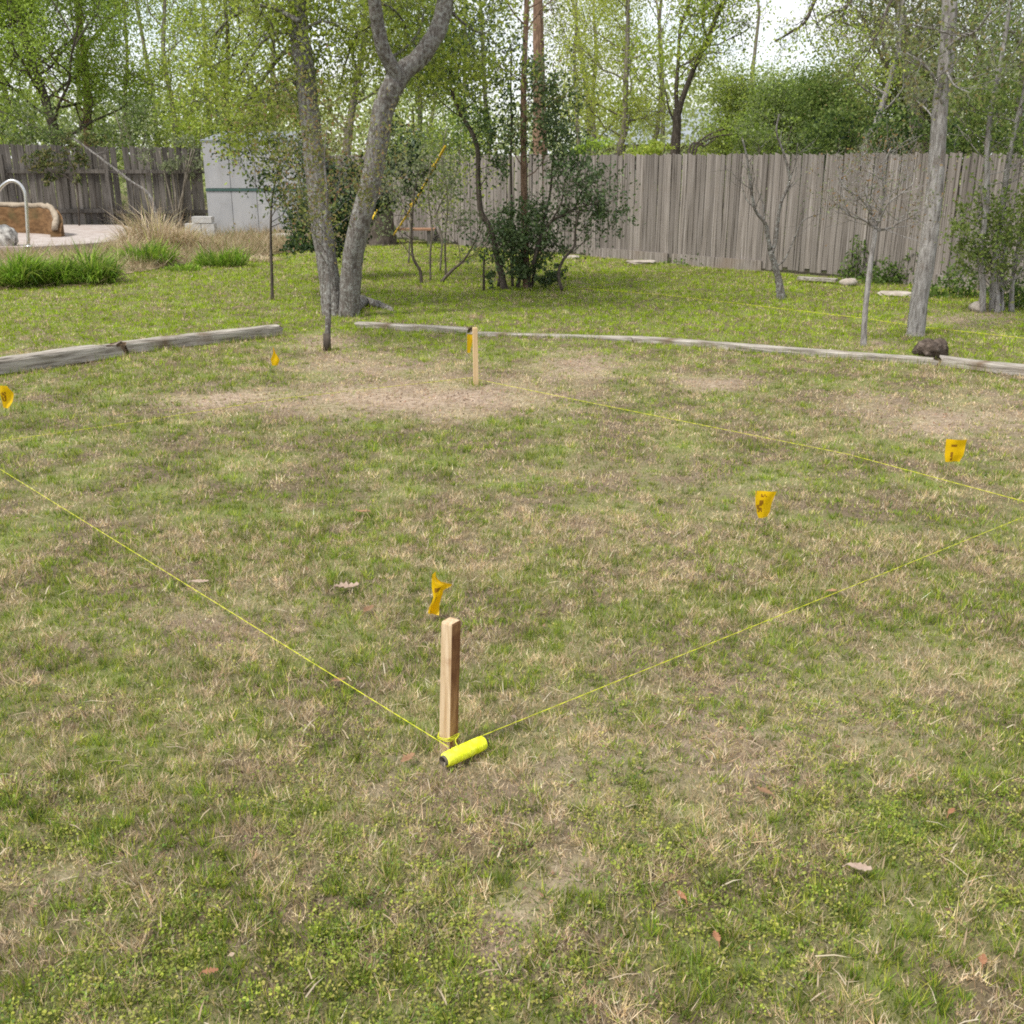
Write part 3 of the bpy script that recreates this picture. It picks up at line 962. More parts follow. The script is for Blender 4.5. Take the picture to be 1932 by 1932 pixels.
ww = Lw * rng.uniform(0.28, 0.45, (n * k, 1))
wq = np.stack([b_, b_ + u_w * Lw * .5 + v_w * ww, b_ + u_w * Lw, b_ + u_w * Lw * .5 - v_w * ww], 1)
cw_ = pal(n, [(0.20, 0.28, 0.035), (0.29, 0.35, 0.045), (0.38, 0.40, 0.065), (0.11, 0.185, 0.035), (0.37, 0.33, 0.09), (0.24, 0.22, 0.09)], 0.18)
cw_ = np.repeat(cw_, k, 0) * (1 + 0.10 * rng.normal(0, 1, (n * k, 1)))
tag(np_mesh('clover_weeds', wq, [(0, 1, 2, 3)], np.clip(cw_, 0.01, .9), M['grass']),
    'small leaved clover and weeds among the near grass', kind='stuff')

# ---- coarse stalks lying in the near turf
x, y = sample_polar(30, 1.4, 6, 0.72, 0.6, 3)
n = len(x)
a = rng.uniform(0, math.pi * 2, n)
Ls = rng.uniform(0.03, 0.085, n)
dd = np.stack([np.cos(a), np.sin(a), rng.uniform(-0.05, 0.2, n)], 1) * Ls[:, None]
b0 = np.stack([x, y, hgt(x, y) + rng.uniform(0.012, 0.035, n)], 1)
sdv = np.stack([-np.sin(a), np.cos(a), 0 * a], 1) * rng.uniform(0.0010, 0.0022, (n, 1))
V = np.stack([b0 - sdv, b0 + sdv, b0 + dd * 0.5 + sdv + [0, 0, 0.006], b0 + dd * 0.5 - sdv + [0, 0, 0.006], b0 + dd], 1)
tag(np_mesh('dry_stalks', V, [(0, 1, 2, 3), (3, 2, 4)], pal(n, [(0.50, 0.40, 0.27), (0.40, 0.30, 0.19), (0.58, 0.50, 0.37)], 0.12), M['grass']), 'dry straw stalks lying loose on the turf', kind='stuff')


# ---- straw litter over the bed
def straw(name, n, xr, label, cols, hmax=0.12, Lr=(0.12, 0.4), region=None, wid=(0.004, 0.009), tiltm=1.1):
    x = rng.uniform(xr[0], xr[1], n)
    e = bed_edge_y(x)
    y = e + (24.5 - e) * rng.random(n) ** 1.3
    if region is not None:
        ok = region(x, y)
        x, y = x[ok], y[ok]
        n = len(x)
    a = rng.uniform(0, 2 * math.pi, n)
    t = np.clip(rng.normal(tiltm, 0.35, n), 0.05, 1.5)
    L = rng.uniform(*Lr, n)
    b = np.stack([x, y, bed_z(x, y) + rng.random(n) * hmax * 0.3], 1)
    d = np.stack([np.sin(t) * np.cos(a), np.sin(t) * np.sin(a), np.cos(t)], 1) * L[:, None]
    rr = rng.uniform(0, math.pi, n)
    s = np.stack([np.cos(rr), np.sin(rr), 0 * rr], 1) * rng.uniform(*wid, (n, 1))
    V = np.stack([b - s, b + s, b + d], 1)
    return tag(np_mesh(name, V, [(0, 1, 2)], pal(n, cols, 0.16), M['grass']), label, kind='stuff')


on_deck = lambda x, y: (y > 19.7) & (x < G(262, 446, PZ)[0])
straw('straw_litter', 26000, (EDGE[0][0], EDGE[-1][0]), 'dry straw and dead stems covering the bed beside the pool', [(0.46, 0.36, 0.22), (0.36, 0.26, 0.15), (0.26, 0.18, 0.10), (0.52, 0.44, 0.30), (0.15, 0.19, 0.05)],
      region=lambda x, y: ~on_deck(x, y))


# ---- grass clumps in the bed
def clump(name, c, r, h, n, cols, label, cat='grass clump', wid=0.008, arch=0.5, group=None):
    o = thing(name, c, label, cat, group)
    a = rng.uniform(0, 2 * math.pi, n)
    q = np.sqrt(rng.random(n))
    b = np.stack([c[0] + r[0] * q * np.cos(a) * .8, c[1] + r[1] * q * np.sin(a) * .8, np.full(n, c[2])], 1)
    L = h * rng.uniform(0.4, 1.2, n) * (1 - 0.3 * q) * (0.45 + 0.95 * fbm(b[:, 0] * 4.5, b[:, 1] * 4.5, 77, 2))
    az = a + rng.normal(0, 0.8, n)
    t = np.clip(rng.normal(0.28, 0.26, n) + 0.3 * q, 0.02, 1.3)
    d1 = np.stack([np.sin(t) * np.cos(az), np.sin(t) * np.sin(az), np.cos(t)], 1)
    m = b + d1 * (L * 0.6)[:, None]
    t2 = np.clip(t + arch * rng.uniform(0.3, 2.0, n), 0, 2.4)
    tip = m + np.stack([np.sin(t2) * np.cos(az), np.sin(t2) * np.sin(az), np.cos(t2)], 1) * (L * 0.5)[:, None]
    rr = rng.uniform(0, math.pi, n)
    s = np.stack([np.cos(rr), np.sin(rr), 0 * rr], 1) * wid
    V = np.stack([b - s * .7, b + s * .7, m + s, m - s, tip], 1)
    np_mesh('blades', V, [(0, 1, 2, 3), (3, 2, 4)], pal(n, cols, 0.16), M['grass'], o)
    # short dead thatch round the foot of the clump
    nb = n // 6
    a = rng.uniform(0, 2 * math.pi, nb)
    b = np.stack([c[0] + r[0] * np.cos(a) * rng.uniform(.5, 1.1, nb), c[1] + r[1] * np.sin(a) * rng.uniform(.5, 1.1, nb), np.full(nb, c[2])], 1)
    d = rng.normal(0, 1, (nb, 3)) * h * 0.25
    d[:, 2] = np.abs(d[:, 2]) * 0.5
    s = rng.normal(0, 1, (nb, 3)) * wid * 0.5
    np_mesh('dead_thatch', np.stack([b - s, b + s, b + d], 1), [(0, 1, 2)], pal(nb, [(0.38, 0.3, 0.18), (0.25, 0.19, 0.1)]), M['grass'], o)
    return o


GREEN = [(0.15, 0.29, 0.02), (0.23, 0.40, 0.03), (0.33, 0.47, 0.05), (0.08, 0.16, 0.025), (0.36, 0.38, 0.10)]
DRY = [(0.60, 0.48, 0.32), (0.50, 0.38, 0.24), (0.68, 0.57, 0.42), (0.38, 0.28, 0.18), (0.42, 0.42, 0.16)]


def on_bed(px, py):
    p = G(px, py, 0.1)
    p[2] = float(bed_z(np.array([p[0]]), np.array([p[1]]))[0])
    return p


clump('lily_grass', on_bed(25, 527), (0.55, 0.4), 0.62, 1900, GREEN, 'tall bright green grass clump at the left edge below the handrail', arch=0.6)
clump('lily_grass', on_bed(105, 524), (0.40, 0.35), 0.46, 1000, GREEN, 'middle yellowish green grass clump of the three along the bed front', arch=0.6)
clump('lily_grass', on_bed(170, 522), (0.42, 0.35), 0.56, 1300, GREEN, 'rounded green grass clump at the right end of the row along the bed', arch=0.7)
clump('lily_grass', on_bed(275, 492), (0.55, 0.35), 0.46, 800, GREEN, 'green grass clump in front of the dry straw mound', arch=0.6)
clump('lily_grass', on_bed(345, 500), (0.35, 0.25), 0.2, 250, GREEN, 'small low green grass tuft right of the dry straw mound', arch=0.6)
clump('lily_grass', on_bed(418, 492), (0.50, 0.3), 0.40, 600, GREEN, 'loose green grass clump in the straw below the shed', arch=0.6)
clump('dry_grass', on_bed(300, 470), (0.85, 0.5), 0.92, 1500, DRY, 'large mound of dead straw coloured grass right of the pool', arch=0.7, wid=0.006)
clump('dry_grass', on_bed(235, 478), (0.5, 0.35), 0.45, 600, DRY, 'low dead grass tuft at the corner of the pool deck', arch=0.7, wid=0.006)
clump('dry_grass', on_bed(385, 466), (0.7, 0.4), 0.26, 600, DRY, 'dead straw grass heap in front of the concrete block', arch=0.8, wid=0.006)
clump('dry_grass', on_bed(470, 482), (0.7, 0.35), 0.16, 500, DRY, 'flattened straw heap at the bed edge under the shed', arch=1.0, wid=0.006)
clump('dead_brush', np.array([*G(228, 425, 0.15)[:2], 0.15]), (0.9, 0.4), 0.7, 500, [(0.25, 0.2, 0.17), (0.35, 0.29, 0.25), (0.18, 0.14, 0.12)], 'grey brown dead brush between the pool wall and the fence', 'brush', arch=0.5, wid=0.006)

# ---- weeds along the foot of the back fence
WEED = [(0.08, 0.145, 0.03), (0.13, 0.21, 0.04), (0.19, 0.28, 0.06)]
for (wx, wy, r, h, lab) in ((1392, 500, (0.75, 0.25), 0.34, 'wide low green weed patch at the fence foot left of the bare forked tree'),
                            (1530, 508, (0.30, 0.2), 0.24, 'small green weed at the fence foot right of the bare forked tree'),
                            (1558, 512, (0.2, 0.15), 0.2, 'tiny green weed at the fence foot above the flat plank'),
                            (1618, 528, (0.25, 0.18), 0.42, 'upright green weed behind the small pale stone'),
                            (1690, 535, (0.5, 0.2), 0.3, 'green weeds at the fence foot left of the tall grey trunk'),
                            (1800, 560, (0.45, 0.25), 0.26, 'green weeds between the tall grey trunk and the corner shrub'),
                            (1925, 580, (0.25, 0.2), 0.35, 'green weeds at the right edge behind the corner shrub')):
    p = G(wx, wy)
    o = thing('fence_weed', p, lab, 'weed')
    nW = int(900 * r[0] * 2 * h / 0.3)
    c = np.stack([p[0] + rng.normal(0, r[0] * .55, nW), p[1] + rng.normal(0, r[1] * .5, nW), np.zeros(nW)], 1)
    c[:, 2] = hz(p[0], p[1]) + 0.01 + h * 1.5 * rng.random(nW) ** 1.4 * np.exp(-((c[:, 0] - p[0]) / r[0]) ** 2) * (0.35 + 1.1 * vnoise(c[:, 0] * 7, c[:, 1] * 3, 55))
    np_mesh('leaves', leaf_quads(c, 0.055, 0.6, 0.1), [(0, 1, 2, 3)], pal(nW, WEED, 0.2), M['leaf'], o)
    sb = MB()
    for q in range(8):
        s_ = c[q] * [1, 1, 0] + [0, 0, hz(p[0], p[1])]
        sb.tube([s_, c[q]], 0.004, n=3)
    sb.build('stems', M['bark_mid'], o)['kind'] = 'stuff'

# ================================================================== TREES IN THE YARD
SPRING = [(0.33, 0.42, 0.05), (0.41, 0.49, 0.07), (0.27, 0.35, 0.05), (0.46, 0.50, 0.10)]
OLIVE = [(0.17, 0.20, 0.06), (0.25, 0.27, 0.08), (0.13, 0.15, 0.05), (0.30, 0.24, 0.10)]
DARK = [(0.028, 0.060, 0.022), (0.045, 0.085, 0.028), (0.065, 0.11, 0.035), (0.02, 0.042, 0.02)]
MIDG = [(0.13, 0.20, 0.045), (0.19, 0.27, 0.055), (0.09, 0.145, 0.035), (0.25, 0.32, 0.08)]
LIGHTG = [(0.24, 0.33, 0.07), (0.30, 0.38, 0.09)]
SAGE = [(0.22, 0.255, 0.13), (0.30, 0.33, 0.18), (0.16, 0.195, 0.10)]


def pathY(pts, y0, dy=0.0):
    """picture points to a path that stands at distance y0, leaning dy away towards its top"""
    n = len(pts)
    return [A(p[0], p[1], y0 + dy * i / (n - 1)) for i, p in enumerate(pts)]


# --- the forked double trunk
ty = G(640, 597)[1]
T = Tree('oak_tree', G(640, 597), 'large grey oak with two leaning trunks joined at the base')
pl = pathY([(632, 612), (626, 570), (623, 538), (608, 437), (597, 336), (586, 235), (575, 134), (565, 67), (561, 0), (558, -80), (570, -220), (560, -420)], ty + .05, .5)
pp, rr = T.stem(pl, 0.125, 0.09, n=18, per=5, rough=0.10, flare=0.35, power=1.3)
pr_ = pathY([(656, 612), (660, 588), (663, 504), (675, 437), (702, 336), (713, 269), (724, 201), (748, 150)], ty, -.25)
pq, rq = T.stem(pr_, 0.118, 0.115, n=18, per=5, rough=0.10, flare=0.55)
fr = pathY([(744, 158), (764, 132), (789, 111), (823, 62), (838, 17), (850, -50), (880, -160), (875, -330)], ty - .25, .3)
pfr, rfr = T.stem(fr, 0.108, 0.075, n=14, rough=0.12)
fl = pathY([(752, 158), (739, 125), (722, 91), (712, 44), (707, 0), (700, -70), (680, -200), (690, -330)], ty - .25, -.6)
pfl, rfl = T.stem(fl, 0.08, 0.055, n=12, rough=0.12)
T.tr.tube(smooth_path([G(655, 600) + [0, 0, .06], G(682, 580) + [0, 0, .07], G(705, 580) + [0, 0, .045], G(730, 585) + [0, 0, .02], G(745, 590) - [0, 0, .02]], 3), [0.09] * 4 + [0.06] * 4 + [0.045] * 3 + [0.03] * 2, n=8, rough=0.2)
for pts, r in (([(575, 134), (545, 95), (510, 130), (480, 175), (455, 210)], .035), ([(566, 75), (530, 60), (490, 85), (455, 140)], .03), ([(580, 180), (545, 150), (500, 185), (475, 240)], .022),
               ([(563, 40), (500, 10), (440, 30), (400, 70)], .03), ([(730, 110), (760, 95), (790, 60), (800, 20)], .02), ([(712, 44), (680, 60), (655, 110), (640, 170)], .02),
               ([(565, 60), (610, 40), (650, 60), (665, 90)], .018), ([(707, 0), (745, 20), (765, 50), (775, 90)], .016), ([(840, 10), (870, 40), (900, 60), (930, 65)], .018)):
    a = pathY(pts, ty + random.uniform(0, .2), random.uniform(.3, 1.4))
    p_, r_ = T.stem(a, r, r * .4, n=6, per=4, mb=T.br)
    for k in range(9):
        i = int(len(p_) * (0.25 + 0.72 * k / 9))
        T.twig(p_[i], rng.normal(0, 1, 3) + [0, 0, -0.2], rng.uniform(.35, .75), r * .35, 1, up=-0.05, kids=(4,))
for P_, R_ in ((pp, rr), (pfr, rfr), (pfl, rfl)):
    T.limbs(P_, R_, 7, 1.7, t0=.84, t1=1, level=2, kids=(4, 4))
T.finish(M['bark_grey'], 17, 0.052, SPRING + [(0.17, 0.20, 0.06)], 0.12)

# --- slim sapling in front of the oak, dark at the foot
T = Tree('sapling', G(618, 660), 'slim pale sapling with a dark foot in front of the oak', 'sapling')
p_, r_ = T.stem(pathY([(618, 664), (618, 640), (619, 600), (620, 555), (617, 500), (613, 440), (617, 370), (612, 300), (618, 230)], G(618, 660)[1], .2), .034, .005, n=9, rough=.12, flare=.2)
T.limbs(p_, r_, 18, .95, t0=.5, level=2, kids=(4, 4), rad=.26, up=.06, spread=.8)
T.finish(M['bark_grey'], 3.0, .036, OLIVE + [(0.25, 0.14, 0.07), (0.26, 0.30, 0.07)], .07, extra=[(A(560, 340, 10.3), (.42, .35, .45), 420), (A(640, 330, 10.3), (.32, .35, .5), 420), (A(590, 250, 10.3), (.4, .35, .35), 260)])
MB().tube([G(618, 661) + [0, -.004, 0], G(618, 661) + [0, -.002, .16]], [.041, .037], n=12, rough=.25).build('dark_foot', M['bark_dark'], T.o, smooth=True)

# --- thin dark sapling left of the oak
T = Tree('sapling', G(514, 566), 'thin dark leafy sapling left of the oak before the shed', 'sapling')
p_, r_ = T.stem(pathY([(514, 568), (513, 520), (511, 470), (511, 420), (513, 380), (520, 340), (530, 300)], G(514, 566)[1], .3), .022, .008, n=7)
T.limbs(p_, r_, 12, .8, t0=.45, level=2, kids=(3, 3), rad=.5)
T.finish(M['bark_dark'], 5, .055, DARK[1:] + MIDG[:2], .10, mat=M['leaf_gloss'], extra=[(A(560, 425, 13.9), (.38, .3, .38), 420), (A(530, 320, 13.9), (.4, .3, .4), 300)])

# --- evergreen bush seen between the two trunks
c = A(630, 470, 16.2)
T = Tree('evergreen_bush', (c[0], c[1], 0), 'dark evergreen bush seen between and behind the oak trunks', 'bush')
for k in range(5):
    a = rng.uniform(0, 6.28)
    T.stem([(c[0], c[1], -.03), (c[0] + .1 * math.cos(a), c[1] + .1 * math.sin(a), .5), (c[0] + .4 * math.cos(a), c[1] + .3 * math.sin(a), 1.4)], .03, .01, n=6, per=3)
T.finish(M['bark_dark'], 0, .07, DARK, mat=M['leaf_gloss'], extra=[(A(635, 405, 16.2), (.55, .5, .62), 2600), (A(570, 420, 16), (.28, .3, .4), 600), (A(755, 300, 16.4), (.45, .4, .6), 1100), (A(690, 350, 16.4), (.4, .4, .5), 900), (A(610, 300, 16.4), (.5, .4, .5), 500), (A(570, 462, 16), (.4, .3, .15), 400)])

# --- broad dark stump with the yellow line
sp = G(722, 462)
T = Tree('tree_stump', sp, 'broad dark tapering stump behind the right oak trunk', 'stump')
T.stem([sp - [0, 0, .05], sp + [0, 0, .25], sp + [-.04, 0, .7], sp + [-.02, 0, 1.0], sp + [-.08, 0, 1.16]], .30, .13, n=14, rough=.16, flare=.3, power=1.6)
T.finish(M['bark_dark'])

# --- low bench and yellow lines
bp = G(772, 460)
bn = thing('low_bench', bp, 'low reddish wooden bench right of the dark stump', 'bench')
ang = .05
for k, dy in enumerate((-.13, .01, .15)):
    MB().box(bp + [.05, dy, .30], (1.0, .13, .035), ang).build('seat_plank', M['bench'], bn)
for dx in (-.35, .42):
    MB().box(bp + [dx, .02, .14], (.07, .34, .28), ang).build('leg', M['board_dark'], bn)
r0, r1 = A(743, 443, 20.6), A(840, 276, 15.3)
ro = thing('yellow_rope', r0, 'long yellow line slanting up from the bench into the saplings', 'rope')
MB().tube([r0 + (r1 - r0) * t + [0, 0, -.05 * math.sin(math.pi * t)] for t in np.linspace(0, 1, 16)], .017, n=6, rough=.2).build('line', M['rope'], ro, smooth=True)
for t in (0.42, 0.83):
    q = r0 + (r1 - r0) * t
    MB().tube([q - (r1 - r0) * .012, q, q + (r1 - r0) * .012], [.02, .038, .02], n=8).build('knot', M['rope'], ro, smooth=True)
r0, r1 = A(703, 414, 21.9), A(724, 366, 22.2)
ro = thing('yellow_rope', r0, 'short yellow line against the top of the dark stump', 'rope')
MB().tube([r0 + (r1 - r0) * t for t in np.linspace(0, 1, 8)], .022, n=6, rough=.2).build('line', M['rope'], ro, smooth=True)
MB().tube([r1 - (r1 - r0) * .06, r1, r1 + (r1 - r0) * .02], [.022, .036, .02], n=8).build('knot', M['rope'], ro, smooth=True)

# --- small bright saplings around the yellow line
for i, (pts, y, lab, pal_, nl) in enumerate((
        ([(795, 535), (793, 511), (779, 485), (777, 440), (780, 380), (790, 320)], 15.5, 'crooked dark stemmed sapling right of the oak', SAGE, 3),
        ([(828, 530), (852, 511), (873, 493), (893, 462), (905, 430)], 15.6, 'bare branch curving up from the ground right of the crooked sapling', SAGE, 1),
        ([(812, 524), (812, 480), (815, 430), (808, 370), (812, 300)], 15.8, 'straight thin sapling between the crooked sapling and the curving branch', SAGE, 3),
        ([(841, 507), (840, 450), (845, 380), (835, 300), (842, 240)], 16.8, 'tall thin sapling crossing the top of the yellow line', MIDG, 4),
        ([(830, 500), (834, 450), (825, 400), (860, 330), (870, 270)], 17.2, 'thin grey sapling leaning right before the fence', SPRING, 4),
        ([(770, 470), (775, 420), (780, 360), (792, 280)], 18.6, 'leafy green sapling behind the yellow line', MIDG, 9))):
    base = pathY(pts, y)[0]
    T = Tree('sapling', (base[0], base[1], 0), lab, 'sapling', 'saplings between the oak and the evergreen clump')
    P_ = pathY(pts, y, .2)
    P_[0][2] = -.02
    p_, r_ = T.stem(P_, .026 if i < 2 else .017, .007, n=7, rough=.2)
    T.limbs(p_, r_, 9, .75, t0=.4, level=2, kids=(3, 3), rad=.5)
    T.finish(M['bark_dark'] if i < 2 else M['bark_mid'], nl, .055, pal_, .09)

# --- centre evergreen clump
ey = G(990, 546)[1]
T = Tree('arching_tree', G(952, 548), 'crooked dark stem arching left out of the evergreen clump', 'tree')
p_, r_ = T.stem(pathY([(953, 552), (947, 520), (940, 496), (932, 458), (922, 425), (907, 395), (902, 344), (902, 294), (899, 271), (885, 240), (867, 212), (856, 181), (848, 140), (855, 90), (840, 40), (850, -40)], ey, .4), .05, .014, n=9, rough=.15, flare=.25)
T.limbs(p_, r_, 15, 1.15, t0=.62, level=2, kids=(4, 4), rad=.45)
T.limbs(p_, r_, 4, .5, t0=.35, t1=.6, level=1, kids=(3,), rad=.3)
T.finish(M['bark_dark'], 8, .055, DARK[1:3] + MIDG[:3], .16, mat=M['leaf_gloss'], extra=[(A(875, 140, ey + .3), (.42, .45, .55), 900), (A(915, 210, ey + .3), (.35, .4, .45), 500), (A(850, 60, ey + .3), (.5, .45, .4), 500)])

T = Tree('slender_tree', G(993, 545), 'tall straight slender brown trunk rising through the evergreen clump', 'tree')
p_, r_ = T.stem(pathY([(994, 549), (993, 500), (990, 420), (988, 319), (988, 243), (988, 168), (991, 80), (994, 0), (996, -120), (1000, -320)], ey + .1, .2), .052, .03, n=9, rough=.12, flare=.3)
T.limbs(p_, r_, 7, .7, t0=.28, t1=.62, level=1, kids=(4,), rad=.25)
T.limbs(p_, r_, 9, 1.3, t0=.68, t1=1, level=2, kids=(4, 4), rad=.4)
T.finish(M['bark_brown'], 4, .06, OLIVE + MIDG, .10)

T = Tree('evergreen_shrub', G(985, 547), 'dense dark evergreen shrub clump with many stems before the fence', 'shrub')
for pts, r in (([(967, 540), (965, 480), (965, 395), (964, 300), (965, 243), (964, 150), (966, 90)], .022), ([(1003, 545), (1012, 490), (1025, 420), (1038, 364), (1044, 294), (1050, 243), (1043, 180), (1048, 130)], .024),
               ([(1061, 549), (1054, 518), (1063, 490), (1083, 465), (1086, 430), (1095, 390)], .026), ([(1005, 500), (1020, 450), (1041, 417), (1065, 405), (1083, 395), (1120, 385), (1150, 400)], .024),
               ([(913, 549), (913, 500), (915, 470)], .02), ([(975, 548), (985, 500), (980, 440)], .03), ([(1000, 547), (1000, 520), (1020, 480), (1040, 450)], .025), ([(940, 540), (950, 480), (955, 420)], .022),
               ([(1083, 395), (1100, 360), (1120, 345)], .014), ([(1041, 417), (1060, 380), (1065, 345)], .014)):
    P_ = pathY(pts, ey + random.uniform(-.25, .25), random.uniform(-.2, .4))
    p_, r_ = T.stem(P_, r, r * .4, n=7, rough=.15)
    T.limbs(p_, r_, 7, .55, t0=.45, level=1, kids=(4,), rad=.45)
E = lambda x, y, w, h, d, n: (A(x, y, ey), (w * ey / F, d, h * ey / F), n)
T.finish(M['bark_dark'], 3.5, .055, DARK[1:3] + [(0.09, 0.135, 0.05), (0.14, 0.185, 0.085), (0.115, 0.165, 0.05)], .13, mat=M['leaf_gloss'],
         extra=[E(985, 440, 60, 64, .5, 2300), E(985, 490, 52, 36, .4, 700), E(1040, 520, 30, 26, .25, 500), E(1110, 395, 85, 46, .45, 500), E(1080, 345, 60, 40, .35, 420), E(1150, 410, 45, 40, .3, 260), E(1035, 230, 58, 90, .5, 1500), E(1000, 140, 50, 60, .5, 500), E(1075, 290, 40, 50, .4, 400),
                E(955, 270, 38, 70, .4, 600), E(1060, 440, 40, 50, .4, 300), E(930, 530, 22, 16, .2, 160)])

# --- small bare forked tree before the fence
by = G(1474, 566)[1]
T = Tree('bare_tree', G(1474, 566), 'small bare forked tree with a dark crooked stem before the fence', 'tree')
p0_, q0_ = T.stem(pathY([(1475, 569), (1471, 540), (1466, 515), (1453, 473)], by), .055, .035, n=9, rough=.2, flare=.3)
for pts, r in (([(1453, 473), (1448, 440), (1443, 420), (1424, 394), (1414, 332), (1410, 300), (1400, 260)], .028), ([(1456, 478), (1463, 456), (1467, 420), (1473, 384), (1489, 342), (1480, 293), (1465, 250), (1470, 215)], .028),
               ([(1462, 505), (1480, 490), (1496, 456), (1512, 420), (1528, 410), (1550, 402)], .013), ([(1443, 420), (1438, 380), (1425, 350)], .009), ([(1489, 342), (1500, 310), (1505, 270)], .01), ([(1424, 394), (1405, 370), (1398, 330)], .008)):
    p_, r_ = T.stem(pathY(pts, by, random.uniform(-.3, .3)), r, r * .35, n=6, rough=.2)
    T.limbs(p_, r_, 6, .45, t0=.4, level=1, kids=(3,), rad=.4, leafy=True)
T.finish(M['bark_grey'], .5, .03, SAGE, .05)

# --- grey sapling with twiggy crown
gy_ = G(1628, 656)[1]
T = Tree('sapling', G(1628, 656), 'straight grey sapling with a thin twiggy crown on the right', 'sapling')
p_, r_ = T.stem(pathY([(1628, 659), (1631, 610), (1634, 571), (1641, 505), (1651, 440), (1650, 425)], gy_, .1), .029, .020, n=9, rough=.14, flare=.2)
for pts in ([(1650, 428), (1644, 400), (1635, 360), (1640, 320), (1630, 285)], [(1650, 432), (1662, 410), (1675, 385), (1700, 365), (1725, 345)], [(1650, 430), (1630, 415), (1600, 405), (1575, 380)], [(1645, 405), (1625, 375), (1590, 350), (1580, 310)],
            [(1655, 420), (1668, 370), (1665, 320), (1680, 280)], [(1650, 436), (1680, 430), (1705, 415), (1735, 410)]):
    q_, s_ = T.stem(pathY(pts, gy_ + .1, random.uniform(-.5, .5)), .013, .005, n=5, rough=.2, mb=T.br)
    T.limbs(q_, s_, 9, .42, t0=.2, level=2, kids=(3, 3), rad=.55, spread=.9)
T.finish(M['bark_pale'], .75, .028, SAGE + [(0.33, 0.18, 0.07), (0.2, 0.14, 0.07)], .05)

# --- tall grey trunk on the right
ry = G(1728, 633)[1]
T = Tree('tall_tree', G(1728, 633), 'tall single pale grey trunk standing right of the slim grey sapling')
p_, r_ = T.stem(pathY([(1726, 640), (1729, 620), (1736, 560), (1749, 479), (1760, 390), (1768, 302), (1774, 202), (1786, 101), (1792, 0), (1800, -120), (1790, -300), (1800, -500)], ry, .3), .096, .062, n=14, rough=.09, flare=.35, power=.8)
for pts, r in (([(1778, 195), (1765, 150), (1740, 120), (1710, 100)], .02), ([(1790, 90), (1815, 70), (1840, 60), (1870, 20)], .025), ([(1771, 250), (1755, 215), (1730, 190)], .012), ([(1784, 130), (1800, 160), (1830, 175)], .012)):
    q_, s_ = T.stem(pathY(pts, ry + .1, random.uniform(-.8, .8)), r, r * .4, n=6, mb=T.br)
    T.limbs(q_, s_, 6, .6, t0=.3, level=2, kids=(3, 3), rad=.5)
T.limbs(p_, r_, 9, 1.5, t0=.72, level=2, kids=(4, 4), rad=.35)
T.finish(M['bark_pale'], 3, .045, OLIVE + SAGE, .1)

# --- corner shrub with several pale stems
cy_ = G(1882, 588)[1]
T = Tree('corner_shrub', G(1882, 588), 'leafy shrub with a cluster of pale stems at the right edge', 'shrub')
for pts, r in (([(1853, 592), (1854, 540), (1850, 480), (1860, 400), (1862, 315), (1864, 252), (1873, 189), (1889, 113), (1899, 50), (1906, 0), (1915, -90)], .038), ([(1873, 594), (1874, 540), (1880, 470), (1890, 400), (1901, 315), (1916, 240), (1929, 189), (1945, 110), (1960, 20)], .042),
               ([(1890, 594), (1890, 540), (1895, 480), (1905, 420)], .03), ([(1908, 592), (1910, 540), (1918, 480), (1940, 400)], .032), ([(1882, 594), (1882, 550), (1875, 500), (1845, 440)], .03)):
    P_ = pathY(pts, cy_ + random.uniform(-.12, .12), random.uniform(0, .4))
    p_, r_ = T.stem(P_, r, r * .5, n=9, rough=.15, flare=.2)
    T.limbs(p_, r_, 7, .55, t0=.3, t1=.55, level=1, kids=(4,), rad=.3)
    if len(pts) > 6:
        T.limbs(p_, r_, 9, .9, t0=.5, level=2, kids=(4, 3), rad=.35)
E = lambda x, y, w, h, d, n: (A(x, y, cy_), (w * cy_ / F, d, h * cy_ / F), n)
T.finish(M['bark_pale'], 3.2, .05, MIDG + OLIVE[:2] + LIGHTG, .10, extra=[E(1875, 440, 75, 75, .45, 1500), E(1930, 420, 60, 80, .5, 900), E(1840, 470, 45, 55, .35, 400), E(1800, 420, 40, 40, .3, 220), E(1900, 210, 80, 90, .6, 1300), E(1820, 180, 50, 90, .5, 500)])

# stones round its foot and along the fence
for i, (x, y, w, d_, h, lab) in enumerate(((1847, 590, .10, .09, .07, 'pale rounded stone at the foot of the corner shrub'), (1602, 541, .13, .10, .06, 'small pale blocky stone right of the flat plank by the fence'),
                                           (1695, 560, .21, .16, .035, 'flat grey stone slab left of the tall grey trunk'), (1210, 498, .26, .15, .03, 'flat pale slab at the fence foot right of the evergreen clump'),
                                           (1078, 489, .16, .12, .03, 'small flat pale slab beside the evergreen clump by the fence'))):
    p = G(x, y)
    rock('stone', (p[0], p[1] + d_ * .5, h * .75 + hz(p[0], p[1])), (w, d_, h), M['stone'], lab, 'stone', seed=30 + i, flat=h < .05, rough=.16)
p = G(1545, 537)
pk = MB()
pk.box((p[0], p[1] + .1, .05 + hz(p[0], p[1])), (.56, .13, .04), -.55)
tag(pk.build('fallen_plank', M['timber'], origin=(p[0], p[1], 0)), 'short flat weathered plank lying near the fence foot', 'plank')

# ================================================================== BEYOND THE FENCE
GRP = 'trees beyond the fence'


